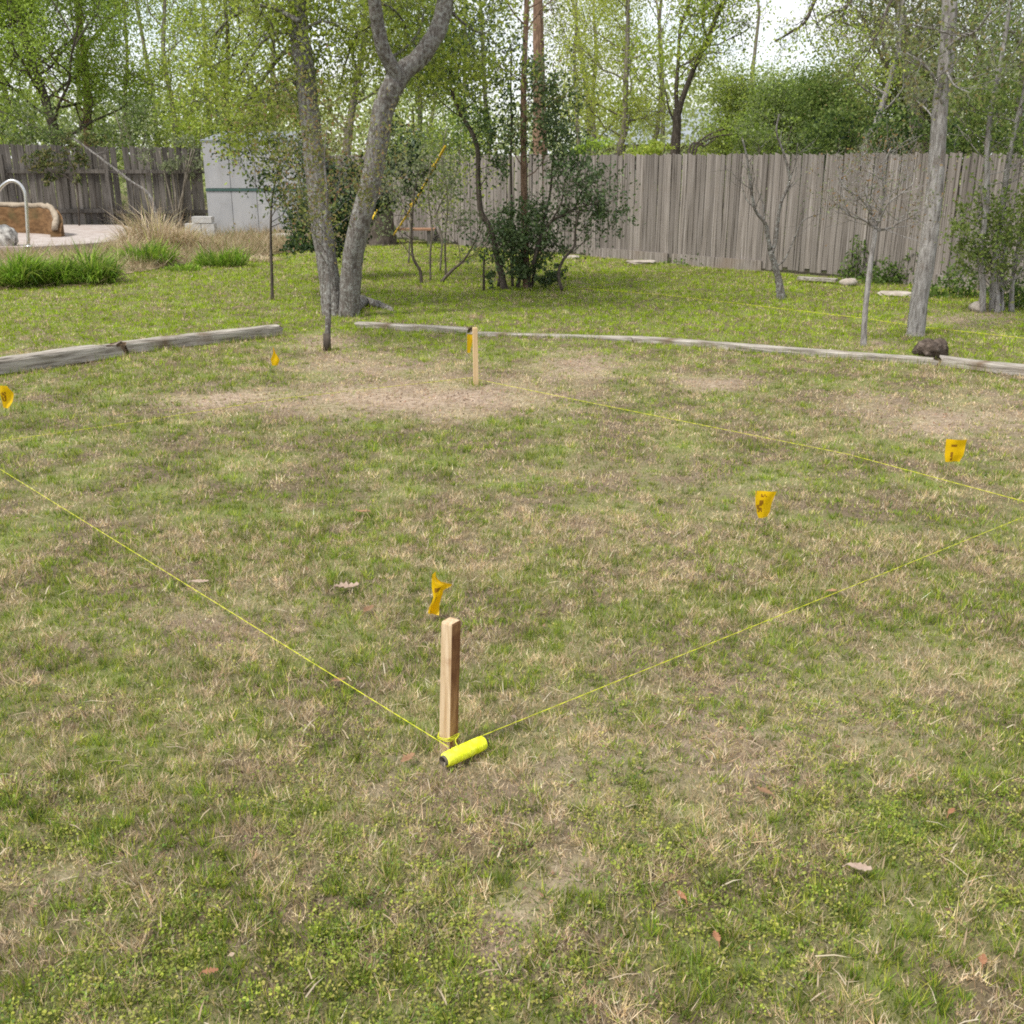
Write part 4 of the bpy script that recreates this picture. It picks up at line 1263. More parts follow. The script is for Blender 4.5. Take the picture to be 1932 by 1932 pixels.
def wild(name, px, y, lab, h, r, bark, pal_, lean=0.0, limbs=14, ll=2.2, leaves=7, size=.09, t0=.22, extra=None, pts=None, kids=(4, 4), scatter=.2, mat=None, keep=1.0):
    x = A(px, 295, y)[0]
    T = Tree(name, (x, y, 0), lab, 'tree', GRP)
    if pts:
        P_ = pathY(pts, y, .4)
        P_ = [np.array([P_[0][0], y, -.1])] + P_
    else:
        P_ = [np.array([x + lean * t * h + rng.normal(0, .12) * (t > 0), y + rng.normal(0, .15), -.1 + h * t]) for t in (0, .2, .4, .6, .8, 1)]
    p_, r_ = T.stem(P_, r, r * .3, n=9, rough=.14, flare=.3)
    T.limbs(p_, r_, limbs, ll, t0=t0, level=2, kids=kids, rad=.4)
    T.finish(bark, leaves * 3.4, size * 0.80, pal_, scatter * 1.35, extra=extra, mat=mat, keep=keep)
    return T


YEL = [(0.40, 0.46, 0.06), (0.49, 0.54, 0.10), (0.33, 0.40, 0.06)]
LIME = [(0.29, 0.41, 0.05), (0.38, 0.49, 0.08), (0.23, 0.33, 0.045)]
wild('woodland_tree', 60, 30, 'bright green leaning tree at the top left corner', 8.5, .16, M['bark_dark'], LIME, pts=[(110, 280), (85, 190), (60, 110), (25, 0), (-10, -120)], limbs=22, ll=2.6, leaves=12, size=.105)
wild('woodland_tree', 165, 33, 'tree with a reddish brown trunk rising over the left fence', 9, .16, M['bark_brown'], MIDG + LIME, pts=[(168, 270), (164, 180), (158, 97), (150, 20), (160, -150)], limbs=12, ll=2.0, leaves=7, t0=.3)
wild('woodland_tree', 20, 38, 'pale green tree far behind the left end of the fence', 9, .14, M['bark_mid'], LIME + YEL, limbs=20, ll=2.4, leaves=8, size=.11, t0=.12)
wild('woodland_tree', 260, 36, 'thin grey green tree behind the leaning dead branch', 8, .09, M['bark_mid'], SAGE + LIME, limbs=16, ll=1.8, leaves=6, t0=.15)
wild('woodland_tree', 330, 31, 'yellow green tree behind the left fence near the shed', 7.5, .10, M['bark_mid'], YEL + LIME, limbs=17, ll=1.8, leaves=6, t0=.12)
wild('woodland_tree', 440, 34, 'yellow green tree rising directly behind the shed', 8.5, .11, M['bark_dark'], YEL + LIME, limbs=18, ll=2.2, leaves=7, t0=.12)
wild('woodland_tree', 520, 40, 'sparse tall tree behind the shed left of the oak', 10, .12, M['bark_mid'], YEL, limbs=14, ll=2.2, leaves=5, size=.1)
wild('woodland_tree', 650, 33, 'grey trunked tree seen between the two oak trunks', 10, .15, M['bark_mid'], YEL + SAGE, pts=[(655, 290), (665, 200), (685, 90), (690, 0), (700, -150)], limbs=13, ll=1.9, leaves=6, t0=.3)
wild('woodland_tree', 790, 35, 'lime green tree behind the yellow line', 8, .10, M['bark_mid'], LIME + YEL, limbs=18, ll=1.9, leaves=9, t0=.1)
wild('woodland_tree', 905, 37, 'thin yellow green tree left of the slender brown trunk', 10, .10, M['bark_mid'], YEL, limbs=12, ll=1.9, leaves=4)
wild('pine_tree', 1016, 30, 'thick reddish brown pine trunk behind the slender trunk', 14, .235, M['bark_brown'], DARK + MIDG, pts=[(1020, 290), (1018, 200), (1016, 100), (1015, 0), (1012, -250), (1010, -500)], limbs=5, ll=2.0, leaves=6, t0=.75)
wild('woodland_tree', 1086, 33, 'very thin upright tree right of the pine trunk', 10, .075, M['bark_mid'], YEL + SAGE, pts=[(1092, 290), (1086, 170), (1084, 100), (1088, 20), (1080, -120)], limbs=10, ll=1.3, leaves=4)
wild('woodland_tree', 1120, 36, 'thin mossy tree second right of the pine trunk', 10, .095, M['bark_mid'], YEL, pts=[(1122, 290), (1118, 190), (1124, 100), (1120, 0), (1130, -140)], limbs=13, ll=1.6, leaves=6)
wild('woodland_tree', 1180, 27, 'dark forked tree above the left part of the back fence', 9, .10, M['bark_mid'], YEL, pts=[(1168, 292), (1177, 250), (1180, 170), (1184, 80), (1186, 0), (1190, -120)], limbs=13, ll=1.5, leaves=6, size=.08)
wild('woodland_tree', 1232, 38, 'distant pale trunk between the two dark forked trees', 10, .09, M['bark_mid'], YEL + SAGE, limbs=13, ll=1.7, leaves=5)
# the forked dark trunk over the middle of the fence
yb = 26.5
T = Tree('woodland_tree', A(1276, 295, yb) * [1, 1, 0], 'dark trunk forking right over the middle of the back fence', 'tree', GRP)
b0 = A(1276, 295, yb)
p1_, q1_ = T.stem([b0 * [1, 1, 0] + [-.06, 0, -.1]] + pathY([(1274, 290), (1277, 240), (1277, 205)], yb), .14, .09, n=9, rough=.15, flare=.2)
for pts, r in (([(1277, 210), (1276, 170), (1279, 126), (1284, 50), (1302, 0), (1312, -100)], .055), ([(1278, 220), (1290, 180), (1309, 131), (1334, 76), (1352, 30), (1367, 0), (1400, -90)], .075), ([(1335, 72), (1325, 40), (1330, 0)], .03), ([(1277, 240), (1262, 205), (1255, 165)], .03)):
    p_, r_ = T.stem(pathY(pts, yb, random.uniform(-.5, .5)), r, r * .45, n=7, rough=.15)
    T.limbs(p_, r_, 9, 1.4, t0=.3, level=2, kids=(4, 4), rad=.4)
T.finish(M['bark_dark'], 4, .08, YEL + LIME, .2)
wild('woodland_tree', 1400, 34, 'bright lime tree over the middle of the back fence', 3.6, .08, M['bark_mid'], LIME + YEL + SAGE, limbs=20, ll=1.25, leaves=11, t0=.12)
wild('woodland_tree', 1490, 31, 'lime green rounded tree right of the bright lime tree', 3.4, .08, M['bark_mid'], LIME + SAGE + MIDG, limbs=20, ll=1.2, leaves=11, t0=.12)
wild('woodland_tree', 1585, 27, 'mid green bushy tree behind the slim grey sapling', 3.2, .08, M['bark_dark'], MIDG, limbs=20, ll=1.1, leaves=10, t0=.1)
wild('woodland_tree', 1690, 25, 'dark green bushy tree left of the tall grey trunk', 3.5, .08, M['bark_dark'], MIDG + DARK[2:3] + OLIVE, limbs=20, ll=1.1, leaves=9, t0=.1)
wild('woodland_tree', 1640, 21.5, 'pale leaning trunk rising behind the fence left of the tall grey trunk', 6, .085, M['bark_pale'], OLIVE, pts=[(1631, 292), (1645, 250), (1659, 214), (1679, 151), (1695, 88), (1705, 0), (1712, -80)], limbs=9, ll=1.1, leaves=3, t0=.4, size=.06)
wild('woodland_tree', 1705, 23, 'broad brown trunk at the top right behind the fence', 9, .19, M['bark_mid'], OLIVE + MIDG, pts=[(1735, 290), (1722, 180), (1712, 90), (1700, 30), (1690, -40), (1680, -200)], limbs=12, ll=1.6, leaves=7, t0=.35, size=.07)
wild('woodland_tree', 1830, 22, 'olive green tree right of the tall grey trunk', 5.5, .09, M['bark_mid'], OLIVE + MIDG, limbs=18, ll=1.3, leaves=6, t0=.18, size=.07)
wild('woodland_tree', 1930, 20, 'dense olive tree at the top right corner', 6, .10, M['bark_mid'], MIDG + OLIVE, limbs=18, ll=1.4, leaves=6, t0=.15, size=.07)
# arching bare branches over the fence
T = Tree('arching_bush', A(1305, 300, 24) * [1, 1, 0], 'bare arching stems right of the dark forked trunk', 'bush', GRP)
for pts in ([(1300, 290), (1318, 268), (1345, 250), (1380, 240)], [(1306, 290), (1325, 270), (1350, 258), (1392, 252)], [(1312, 290), (1330, 275), (1350, 262)]):
    P_ = pathY(pts, 24)
    P_ = [P_[0] * [1, 1, 0] + [0, 0, -.05]] + P_
    p_, r_ = T.stem(P_, .03, .012, n=6)
    T.limbs(p_, r_, 5, .5, t0=.5, level=1, kids=(3,), rad=.4)
T.finish(M['bark_dark'], 2, .07, LIME, .1)
# overhanging bare branches at the top, from a tree outside the picture's top
T = Tree('overhanging_tree', (9.6, 17.0, 0), 'dark bare branches drooping in from the top right', 'tree')
ob_ = [np.array([9.6, 17.0, -.1]), np.array([9.5, 17.0, 2.2]), np.array([9.0, 17.1, 4.6]), np.array([8.2, 17.2, 6.2])]
p_, r_ = T.stem(ob_, .17, .10, n=10, rough=.12, flare=.3)
for pts, r in (([(1900, -150), (1720, -140), (1610, -80), (1545, -10), (1520, 40), (1490, 62), (1462, 78)], .04), ([(1720, -140), (1640, -60), (1600, 10), (1570, 25), (1540, 45)], .028), ([(1610, -80), (1600, 0), (1590, 30), (1565, 50)], .02),
               ([(1800, -130), (1720, -50), (1680, 5), (1662, 50), (1640, 95), (1614, 130)], .03), ([(1662, 50), (1665, 90), (1655, 130)], .012)):
    q_, s_ = T.stem(pathY(pts, 17.2, random.uniform(-.5, .3)), r, r * .3, n=6, rough=.15, mb=T.br)
    T.limbs(q_, s_, 10, .7, t0=.35, level=2, kids=(3, 3), rad=.4, up=-.05)
T.stem([p_[-1], A(1900, -150, 17.2)], .1, .05, n=8, mb=T.br)
T.finish(M['bark_dark'], 1.6, .05, LIME + YEL, .1)
# leaning dead branch and vine on the left fence
q = pathY([(140, 262), (165, 280), (205, 310), (245, 341), (285, 372), (297, 396)], 24.3, -.8)
T = Tree('dead_branch', (q[-1][0], q[-1][1], 0.1), 'pale dead branch leaning from the straw mound onto the left fence', 'branch')
q[-1][2] = 0.1
p_, r_ = T.stem(q[::-1], .034, .02, n=8, rough=.25)
T.limbs(p_, r_, 7, .6, t0=.35, level=1, kids=(3,), rad=.4, leafy=False)
T.finish(M['bark_grey'])
vc = A(115, 305, 25.75)
T = Tree('fence_vine', (vc[0], vc[1] - .02, 0), 'dark green vine clump hanging over the left fence', 'vine')
for pts in ([(150, 430), (146, 360), (135, 310), (110, 285), (80, 290)], [(146, 350), (120, 330), (90, 320), (70, 300)]):
    T.stem(pathY(pts, 25.8), .02, .008, n=5)
E = lambda x, y, w, h, d, n: (A(x, y, 25.85), (w * 25.85 / F, d, h * 25.85 / F), n)
T.finish(M['bark_dark'], 0, .08, OLIVE + DARK[1:3], extra=[E(85, 300, 45, 22, .16, 600), E(135, 300, 30, 40, .16, 500), E(90, 335, 20, 14, .14, 150), E(170, 270, 40, 18, .2, 300)])
for (x, y, w, h, n, pl_, lab) in ((250, 235, 80, 55, 1700, MIDG + SAGE, 'grey green bush drooping over the middle of the left fence'), (345, 245, 60, 60, 1500, LIME + YEL, 'lime green bush hanging over the fence beside the shed'),
                                  (60, 240, 90, 50, 1700, SAGE + MIDG, 'sage green bush behind the left end of the fence'), (330, 300, 60, 45, 700, SAGE, 'thin grey brush hanging before the dark fence corner')):
    yy = 27.6 if h > 46 else 26.3
    b = A(x, 400, yy)
    T = Tree('overhanging_bush', (b[0], b[1], 0), lab, 'bush', 'bushes along the left fence')
    for k in range(5):
        t = A(x + rng.uniform(-w, w) * .7, y + rng.uniform(-h, h) * .5, yy + .1)
        T.stem([(b[0] + rng.normal(0, .1), b[1], -.05), (b[0] * .5 + t[0] * .5 + rng.normal(0, .1), b[1], t[2] * .55), t], .035, .01, n=6, per=3)
    T.finish(M['bark_mid'], 0, .085, pl_, extra=[(A(x, y, yy), (w * yy / F, .55, h * yy / F), n)])
for (x, y, w, h, yy, n, pl_, lab) in ((1120, 285, 45, 25, 24, 700, LIME, 'low lime green bush over the fence left of the dark forked tree'), (1225, 280, 45, 22, 25, 700, LIME + YEL, 'low yellow green bush between the dark forked trees'),
                                      (870, 250, 70, 60, 25, 1500, MIDG + LIME, 'green bush behind the fence left of the evergreen clump'), (1440, 255, 80, 42, 24, 1700, LIME + SAGE + MIDG, 'lime bush topping the middle of the back fence'),
                                      (1570, 250, 70, 48, 22, 1600, MIDG + DARK[2:], 'green bush topping the fence behind the slim sapling'), (1690, 255, 70, 48, 20, 1500, MIDG + DARK[1:], 'dark green bush topping the fence left of the tall trunk'),
                                      (1830, 250, 60, 55, 18, 1300, DARK[1:] + MIDG, 'dark green bush topping the fence right of the tall trunk'), (1960, 250, 60, 60, 17, 1200, MIDG + DARK[1:], 'green bush behind the fence at the right edge')):
    b = A(x, 400, yy)
    T = Tree('hedge_bush', (b[0], b[1], 0), lab, 'bush', 'bushes topping the back fence')
    for k in range(5):
        t = A(x + rng.uniform(-w, w) * .7, y + rng.uniform(-h, h) * .5, yy + rng.uniform(-.2, .2))
        T.stem([(b[0] + rng.normal(0, .1), b[1], -.05), (b[0] * .5 + t[0] * .5, b[1], t[2] * .55), t], .03, .01, n=6, per=3)
    T.finish(M['bark_dark'], 0, .08, pl_, extra=[(A(x, y, yy), (w * yy / F, .7, h * yy / F), n)])

# ---- the far wood that reads as one mass
N = 105000
th = rng.uniform(-0.75, 0.75, N)
rr_ = rng.uniform(42, 62, N)
xw, yw = rr_ * np.sin(th), rr_ * np.cos(th)
top = 2.8 + 5.8 * fbm(th * 9 + 5, rr_ * .05, 120, 4) ** 1.3
dens = fbm(xw * .35, yw * .1 + 9, 130, 4)
zf = rng.random(N) ** 0.8
keepw = (rng.random(N) < np.clip(1.25 - zf * 0.75, 0, 1)) & (dens > .33)
cw = np.stack([xw, yw, zf * top], 1)[keepw]
cw += rng.normal(0, .25, cw.shape)
tint = fbm(cw[:, 0] * .2, cw[:, 1] * .05, 140, 3)[:, None]
colw = pal(len(cw), [(0.40, 0.47, 0.17), (0.48, 0.53, 0.22), (0.34, 0.40, 0.17)], .12) * np.clip(1.5 - 1.0 * tint, .6, 1.3)
tag(np_mesh('distant_woodland', leaf_quads(cw, .20, .7), [(0, 1, 2, 3)], colw, M['leaf']), 'hazy pale green wood far behind the fences', kind='stuff')
fw = MB()
for k in range(10):
    t_ = rng.uniform(-.7, .7)
    r_ = rng.uniform(40, 60)
    x_, y_ = r_ * math.sin(t_), r_ * math.cos(t_)
    hgt_ = rng.uniform(7, 12)
    fw.tube([(x_, y_, -.1), (x_ + rng.normal(0, .2), y_, hgt_ * .4), (x_ + rng.normal(0, .5), y_, hgt_ * .75), (x_ + rng.normal(0, .8), y_, hgt_)], [rng.uniform(.07, .15), .09, .06, .03], n=6)
tag(fw.build('distant_trunks', M['bark_mid'], smooth=True), 'thin far trunks of the wood behind the fences', kind='stuff')

# ================================================================== TIMBERS, ROCK


def timber(p0, p1, w, h, label, seed, rot0=0, rot1=0, round_=.35, group='weathered edging timbers'):
    r = np.random.default_rng(seed)
    p0, p1 = np.array(p0, float), np.array(p1, float)
    L = np.linalg.norm(p1 - p0)
    ang = math.atan2(p1[1] - p0[1], p1[0] - p0[0])
    n = max(14, int(L / .09))
    m = 12
    vs, fs, mi = [], [], []
    ph = r.uniform(0, 6, 8)
    for i in range(n + 1):
        t = i / n
        for k in range(m):
            a = 2 * math.pi * (k + .5) / m
            cx_, sx_ = math.cos(a), math.sin(a)
            e = .32
            yy = np.sign(cx_) * abs(cx_) ** e * w / 2
            zz = np.sign(sx_) * abs(sx_) ** e * h / 2
            j = 1 + .05 * math.sin(9 * t * L + ph[k % 8]) + r.normal(0, .025)
            if (rot1 and t > 1 - rot1 / L) or (rot0 and t < rot0 / L):
                j *= 1 - r.uniform(0, .35) * (1 if sx_ > -.2 else .3)
            xx = t * L + (r.normal(0, .02) if i in (0, n) else 0)
            if i == n and rot1:
                xx += r.uniform(-.1, .04)
            if i == 0 and rot0:
                xx += r.uniform(-.04, .1)
            vs.append((xx, yy * j, zz * j + h / 2 - .012))
    for i in range(n):
        for k in range(m):
            fs.append((i * m + k, (i + 1) * m + k, (i + 1) * m + (k + 1) % m, i * m + (k + 1) % m))
            t = (i + .5) / n
            mi.append(1 if ((rot1 and t > 1 - rot1 / L) or (rot0 and t < rot0 / L)) and r.random() < .42 else 0)
    fs += [tuple(range(m)), tuple(n * m + k for k in range(m - 1, -1, -1))]
    mi += [1, 1]
    me = bpy.data.meshes.new('timber')
    me.from_pydata(vs, [], fs)
    me.materials.append(M['timber'])
    me.materials.append(M['rot'])
    me.polygons.foreach_set('material_index', mi)
    me.update()
    o = bpy.data.objects.new('edging_timber', me)
    o.location = (p0[0], p0[1], hz(p0[0], p0[1]))
    o.rotation_euler = (0, -math.atan2(hz(p1[0], p1[1]) - hz(p0[0], p0[1]), L), ang)
    COL.objects.link(o)
    return tag(o, label, 'timber', group)


timber(G(-230, 738), G(233, 672), .17, .145, 'thick cracked grey timber with a dark rotten end at the left edge', 1, rot1=.22)
timber(G(238, 668), G(533, 632), .14, .12, 'grey timber running from the rotten log end towards the oak', 2, rot1=.1)
timber(G(674, 618), G(884, 630), .11, .075, 'short pale timber ending behind the far wooden stake', 3)
timber(G(884, 634), G(1194, 643), .11, .055, 'low sunken timber right of the far wooden stake', 4)
timber(G(1198, 644), G(1764, 690), .115, .07, 'long pale straight timber ending at the dark pitted rock', 5)
timber(G(1772, 690), G(2080, 727), .135, .09, 'grey timber right of the dark pitted rock at the right edge', 6)

rk = G(1762, 682)
rock('pitted_rock', (rk[0], rk[1] + .11, .095), (.125, .10, .088), M['rock_dark'], 'dark pitted brown rock sitting behind the joint of two timbers', seed=9, rough=.30, n=26)

# ================================================================== STAKES, LINES, SPOOL


def stake(base, top, w, rz, mat, label, heart=9):
    base, top = np.array(base, float), np.array(top, float)
    o = thing('wooden_stake', base, label, 'stake', 'wooden corner stakes')
    b = MB()
    ax_v = top - base
    vs = []
    ts = [-.18, -.06, 0, .25, .5, .75, .985, 1.0]
    for t in ts:
        k = .15 if t == -.18 else (.92 if t == 1.0 else 1)
        p = base + ax_v * t
        for a in range(4):
            q = rz + math.pi / 4 + a * math.pi / 2
            vs.append(p + np.array([math.cos(q), math.sin(q), 0]) * w / math.sqrt(2) * k * (1 + random.uniform(-.012, .012)))
    n = len(ts)
    fs = [(i * 4 + a, i * 4 + (a + 1) % 4, i * 4 + 4 + (a + 1) % 4, i * 4 + 4 + a) for i in range(n - 1) for a in range(4)]
    fs.append(tuple((n - 1) * 4 + a for a in range(4)))
    b.add(vs, fs)
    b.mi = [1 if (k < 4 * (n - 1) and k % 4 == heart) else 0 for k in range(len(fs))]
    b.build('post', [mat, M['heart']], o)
    return o


def cord(name, pts, r, label, group='yellow layout lines', n=5, loops=()):
    """twisted mason line: two strands wound round each other"""
    o = thing(name, pts[0], label, 'string', group)
    pts = [np.asarray(p, float) for p in pts]
    for s in (0, math.pi):
        out = []
        for i in range(len(pts) - 1):
            a, b = pts[i], pts[i + 1]
            L = np.linalg.norm(b - a)
            m = max(2, int(L / .035))
            d = nrm(b - a)
            sx = nrm(np.cross(d, (0, 0, 1.0)))
            for k in range(m):
                t = k / m
                w = (i * 7 + t * L / .022) + s
                q = a + (b - a) * t + sx * math.cos(w) * r * .55 + np.array([0, 0, math.sin(w) * r * .55])
                out.append(q)
        out.append(pts[-1])
        mb = MB().tube(out, r * .62, n=4)
        mb.build('strand', M['line'], o, smooth=True)
    return o


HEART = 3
fs0 = G(846, 1413)
fs0[2] = hz(fs0[0], fs0[1])
st_top = A(851, 1171, fs0[1] + .0)
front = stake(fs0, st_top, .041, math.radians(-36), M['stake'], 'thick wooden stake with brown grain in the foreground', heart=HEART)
bs0 = G(898, 723)
bs0[2] = hz(bs0[0], bs0[1])
stake(bs0, A(896, 618, bs0[1]), .036, math.radians(12), M['stake_pale'], 'thin pale stake standing far back in the worn patch')


def run(pxs, z, r, name, label, sag=0.0):
    P_ = []
    for (x, y) in pxs:
        p = G(x, y)
        p[2] = hz(p[0], p[1]) + z
        d = ray(x, y)          # keep the measured sight line at the raised height
        t = (p[2] - CAMZ) / d[2]
        P_.append(np.array([d[0] * t, d[1] * t, p[2]]))
    out = [P_[0]]
    for a, b in zip(P_[:-1], P_[1:]):
        n = max(2, int(np.linalg.norm(b - a) / .25))
        for k in range(1, n + 1):
            t = k / n
            q = a + (b - a) * t
            q[2] -= sag * 4 * t * (1 - t)
            out.append(q)
    return cord(name, out, r, label)


run([(846, 1409), (0, 885), (-60, 848)], .057, .0015, 'string_line', 'yellow string running from the foreground stake to the left edge')
run([(852, 1412), (905, 1390), (1932, 975), (1990, 951)], .057, .0015, 'string_line', 'yellow string running from the foreground stake to the right edge')
run([(1978, 958), (1932, 946), (1600, 857), (1100, 757), (902, 716)], .026, .0017, 'string_line', 'yellow string from the right edge back to the far thin stake')
run([(-50, 840), (0, 832), (250, 797), (530, 752), (894, 712)], .014, .0018, 'string_line', 'yellow string from the left edge across the worn patch to the far stake')
run([(2060, 654), (1932, 638), (1742, 617), (1634, 601), (1250, 556), (1000, 536)], .022, .0028, 'string_line', 'yellow string stretched past the tall grey trunk before the fence')

# wraps of line round the foot of the stake
wr = MB()
pts = []
for i in range(48):
    a = i / 48 * 2 * math.pi * 3
    rad = .031 + .002 * math.sin(i * 1.7)
    pts.append((fs0[0] + rad * math.cos(a), fs0[1] + rad * math.sin(a), fs0[2] + .042 + .012 * i / 48))
wr.tube(pts, .0014, n=5)
wr.build('line_wraps', M['line'], front, smooth=True)

# spool of line
e0, e1 = G(838, 1440, .034), G(913, 1402, .034)
e0[2] = hz(e0[0], e0[1]) + .036
e1[2] = hz(e1[0], e1[1]) + .036
axv = nrm(e1 - e0)
spool = thing('line_spool', (e0 + e1) / 2 - [0, 0, .03], 'bright yellow spool of string lying at the foot of the foreground stake', 'spool')
wn_ = MB()
L = np.linalg.norm(e1 - e0)
u_ = nrm(np.cross(axv, (0, 0, 1.0)))
w_ = np.cross(u_, axv)
prof = []
nn_ = 46
R0 = .0225
for i in range(nn_ + 1):
    t = i / nn_
    r = R0 * (1 - .10 * (abs(2 * t - 1)) ** 8) + (.0010 if i % 2 else -.0008)
    prof.append((t * L * .97 + L * .015, r))
prof = [(L * .015, .016)] + prof + [(L * .985, .016)]
vs, m = [], 28
for i, (s, r) in enumerate(prof):
    for k in range(m):
        a = 2 * math.pi * k / m + i * .05
        rr2 = r * (1 + .012 * math.sin(5 * a + i * .6) + random.uniform(-.012, .012))
        vs.append(e0 + axv * s + u_ * math.cos(a) * rr2 + w_ * math.sin(a) * rr2)
wn_.add(vs, [(i * m + k, i * m + (k + 1) % m, (i + 1) * m + (k + 1) % m, (i + 1) * m + k) for i in range(len(prof) - 1) for k in range(m)])
wn_.build('winding', M['spool'], spool, smooth=True)
for sgn in (1, -1):
    hx = []
    for i in range(361):
        t = i / 360
        a = sgn * t * 2 * math.pi * 9 + sgn
        hx.append(e0 + axv * L * (.04 + .92 * t) + (u_ * math.cos(a) + w_ * math.sin(a)) * (R0 * (1 - .10 * abs(2 * t - 1) ** 8) + .0007))
    MB().tube(hx, .0009, n=4).build('wound_strand', M['spool'], spool, smooth=True)
co_ = MB()
for s0_, s1_ in ((-.006, L + .006),):
    vs = []
    for s, r in ((s0_, .0165), (s1_, .0165), (s1_, .0135), (s0_, .0135)):
        for k in range(20):
            a = 2 * math.pi * k / 20
            vs.append(e0 + axv * s + u_ * math.cos(a) * r + w_ * math.sin(a) * r)
    co_.add(vs, [(i * 20 + k, ((i + 1) % 4) * 20 + k, ((i + 1) % 4) * 20 + (k + 1) % 20, i * 20 + (k + 1) % 20) for i in range(4) for k in range(20)])
co_.build('core_tube', M['core'], spool, smooth=True)
tl = MB()
q0 = e0 + axv * L * .35 + w_ * R0
tl.tube(smooth_path([q0, q0 + [-.01, .02, .012], fs0 + [.035, -.01, .06], fs0 + [.0, -.034, .055]], 5), .0016, n=5)
tl.build('loose_end', M['line'], spool, smooth=True)


# ================================================================== MARKER FLAGS
def flag(px, py_top, py_bot, wpx, lab, shape, seed, hang=0.0, outline=((0, 0, 1), (1, 0, 1)), print_rows=((.16, .28, .25, .7), (.45, .8, .3, .42))):
    """plastic sheet on a wire; shape: (skew of top, twist, waviness, yaw)"""
    r = np.random.default_rng(seed)
    foot = G(px, py_bot + 16)
    foot[2] = hz(foot[0], foot[1])
    y = foot[1]
    t0, b0 = A(px, py_top, y), A(px, py_bot, y)
    W = wpx / F * (y * CP + .56)
    H = t0[2] - b0[2]
    o = thing('marker_flag', foot, lab, 'flag', 'orange marker flags')
    wx = -W / 2
    sk, tw, wv, yaw = shape
    MB().tube([foot - [0, 0, .1] + [wx, 0, 0], foot + [wx * 1.02, 0, .02], np.array([t0[0] + wx, y, t0[2] - .02]), np.array([t0[0] + wx + sk * .2 * W, y, t0[2] + .006])], .0014 if y < 6 else .0018, n=5).build('wire_stem', M['wire'], o)
    nu, nv = 14, 18
    vs, mi, fs = [], [], []
    for j in range(nv + 1):
        v = j / nv
        for i in range(nu + 1):
            u = i / nu
            a = yaw + tw * (v - .5)
            d = wv * W * (.22 * math.sin(u * 5.0 + v * 2.5 + seed) + .12 * math.sin(v * 7 + u * 3 + seed * 2)) * (.25 + u)
            ov_ = [q[0] for q in outline]
            xl, xr = np.interp(v, ov_, [q[1] for q in outline]), np.interp(v, ov_, [q[2] for q in outline])
            xx = (xl + u * (xr - xl)) * W
            zz = t0[2] - v * H - sk * H * .32 * u * (1 - v * .6) - hang * H * u * u
            vs.append((t0[0] + wx + xx * math.cos(a) - d * math.sin(a), y + xx * math.sin(a) + d * math.cos(a) - .003, zz))
    for j in range(nv):
        for i in range(nu):
            fs.append((j * (nu + 1) + i, (j + 1) * (nu + 1) + i, (j + 1) * (nu + 1) + i + 1, j * (nu + 1) + i + 1))
            u, v = (i + .5) / nu, (j + .5) / nv
            dark = any(a <= v <= b and c <= u <= d for a, b, c, d in print_rows) and r.random() < .82
            mi.append(1 if dark else 0)
    me = bpy.data.meshes.new('sheet')
    me.from_pydata([tuple(np.array(v) - foot) for v in vs], [], fs)
    me.materials.append(M['flag'])
    me.materials.append(M['print'])
    me.polygons.foreach_set('material_index', mi)
    me.polygons.foreach_set('use_smooth', [True] * len(fs))
    me.update()
    at = me.attributes.new('col', 'FLOAT_COLOR', 'POINT')
    c4 = np.ones((len(vs), 4), np.float32)
    c4[:, :3] = np.array([0.82, 0.52, 0.006]) * (1 + r.normal(0, .02, (len(vs), 1)))
    at.data.foreach_set('color', c4.reshape(-1))
    ob = bpy.data.objects.new('sheet', me)
    COL.objects.link(ob)
    ob.parent = o


flag(1445, 926, 978, 36, 'orange yellow marker flag with a dark print, right of the centre of the lawn', (.05, .25, .35, .2), 1, outline=((0, -.05, 1.05), (.5, .0, .98), (.8, .12, .92), (1, .25, .8)), print_rows=((.12, .2, .3, .6), (.5, .75, .1, .35), (.34, .5, .25, .45)))
flag(1803, 828, 871, 36, 'orange yellow marker flag near the right edge of the lawn', (-.05, .2, .3, -.15), 2, outline=((0, .0, 1.03), (.7, .03, .98), (1, .1, .86)), print_rows=((.25, .34, .3, .6), (.55, .95, .28, .42)))
flag(832, 1082, 1160, 40, 'crumpled orange marker flag just behind the foreground stake', (.0, 1.2, 1.1, .35), 3, outline=((0, .12, .15), (.12, .08, .24), (.22, .07, .48), (.27, .06, 1.02), (.33, .06, .95), (.42, .08, .60), (.56, .10, .62), (.68, .0, .58), (.78, -.20, .52), (.92, -.16, .36), (1, .0, .18)), print_rows=((.35, .47, .15, .6), (.55, .8, .2, .5)))
flag(9, 727, 770, 22, 'orange marker flag at the left edge below the thick timber', (.1, .5, .5, .3), 4, outline=((0, .1, .7), (.35, .0, 1.1), (.7, .05, .9), (1, .1, .45)), print_rows=((.3, .7, .1, .4),))
flag(518, 655, 690, 15, 'folded orange marker flag before the end of the left timber', (.0, .5, .5, .3), 5, outline=((0, .34, .40), (.3, .3, .55), (.5, .1, .8), (.65, -.1, 1.0), (1, .05, .8)), print_rows=())
flag(887, 630, 666, 12, 'narrow orange marker flag beside the far thin stake', (.25, .4, .4, .8), 6, print_rows=())


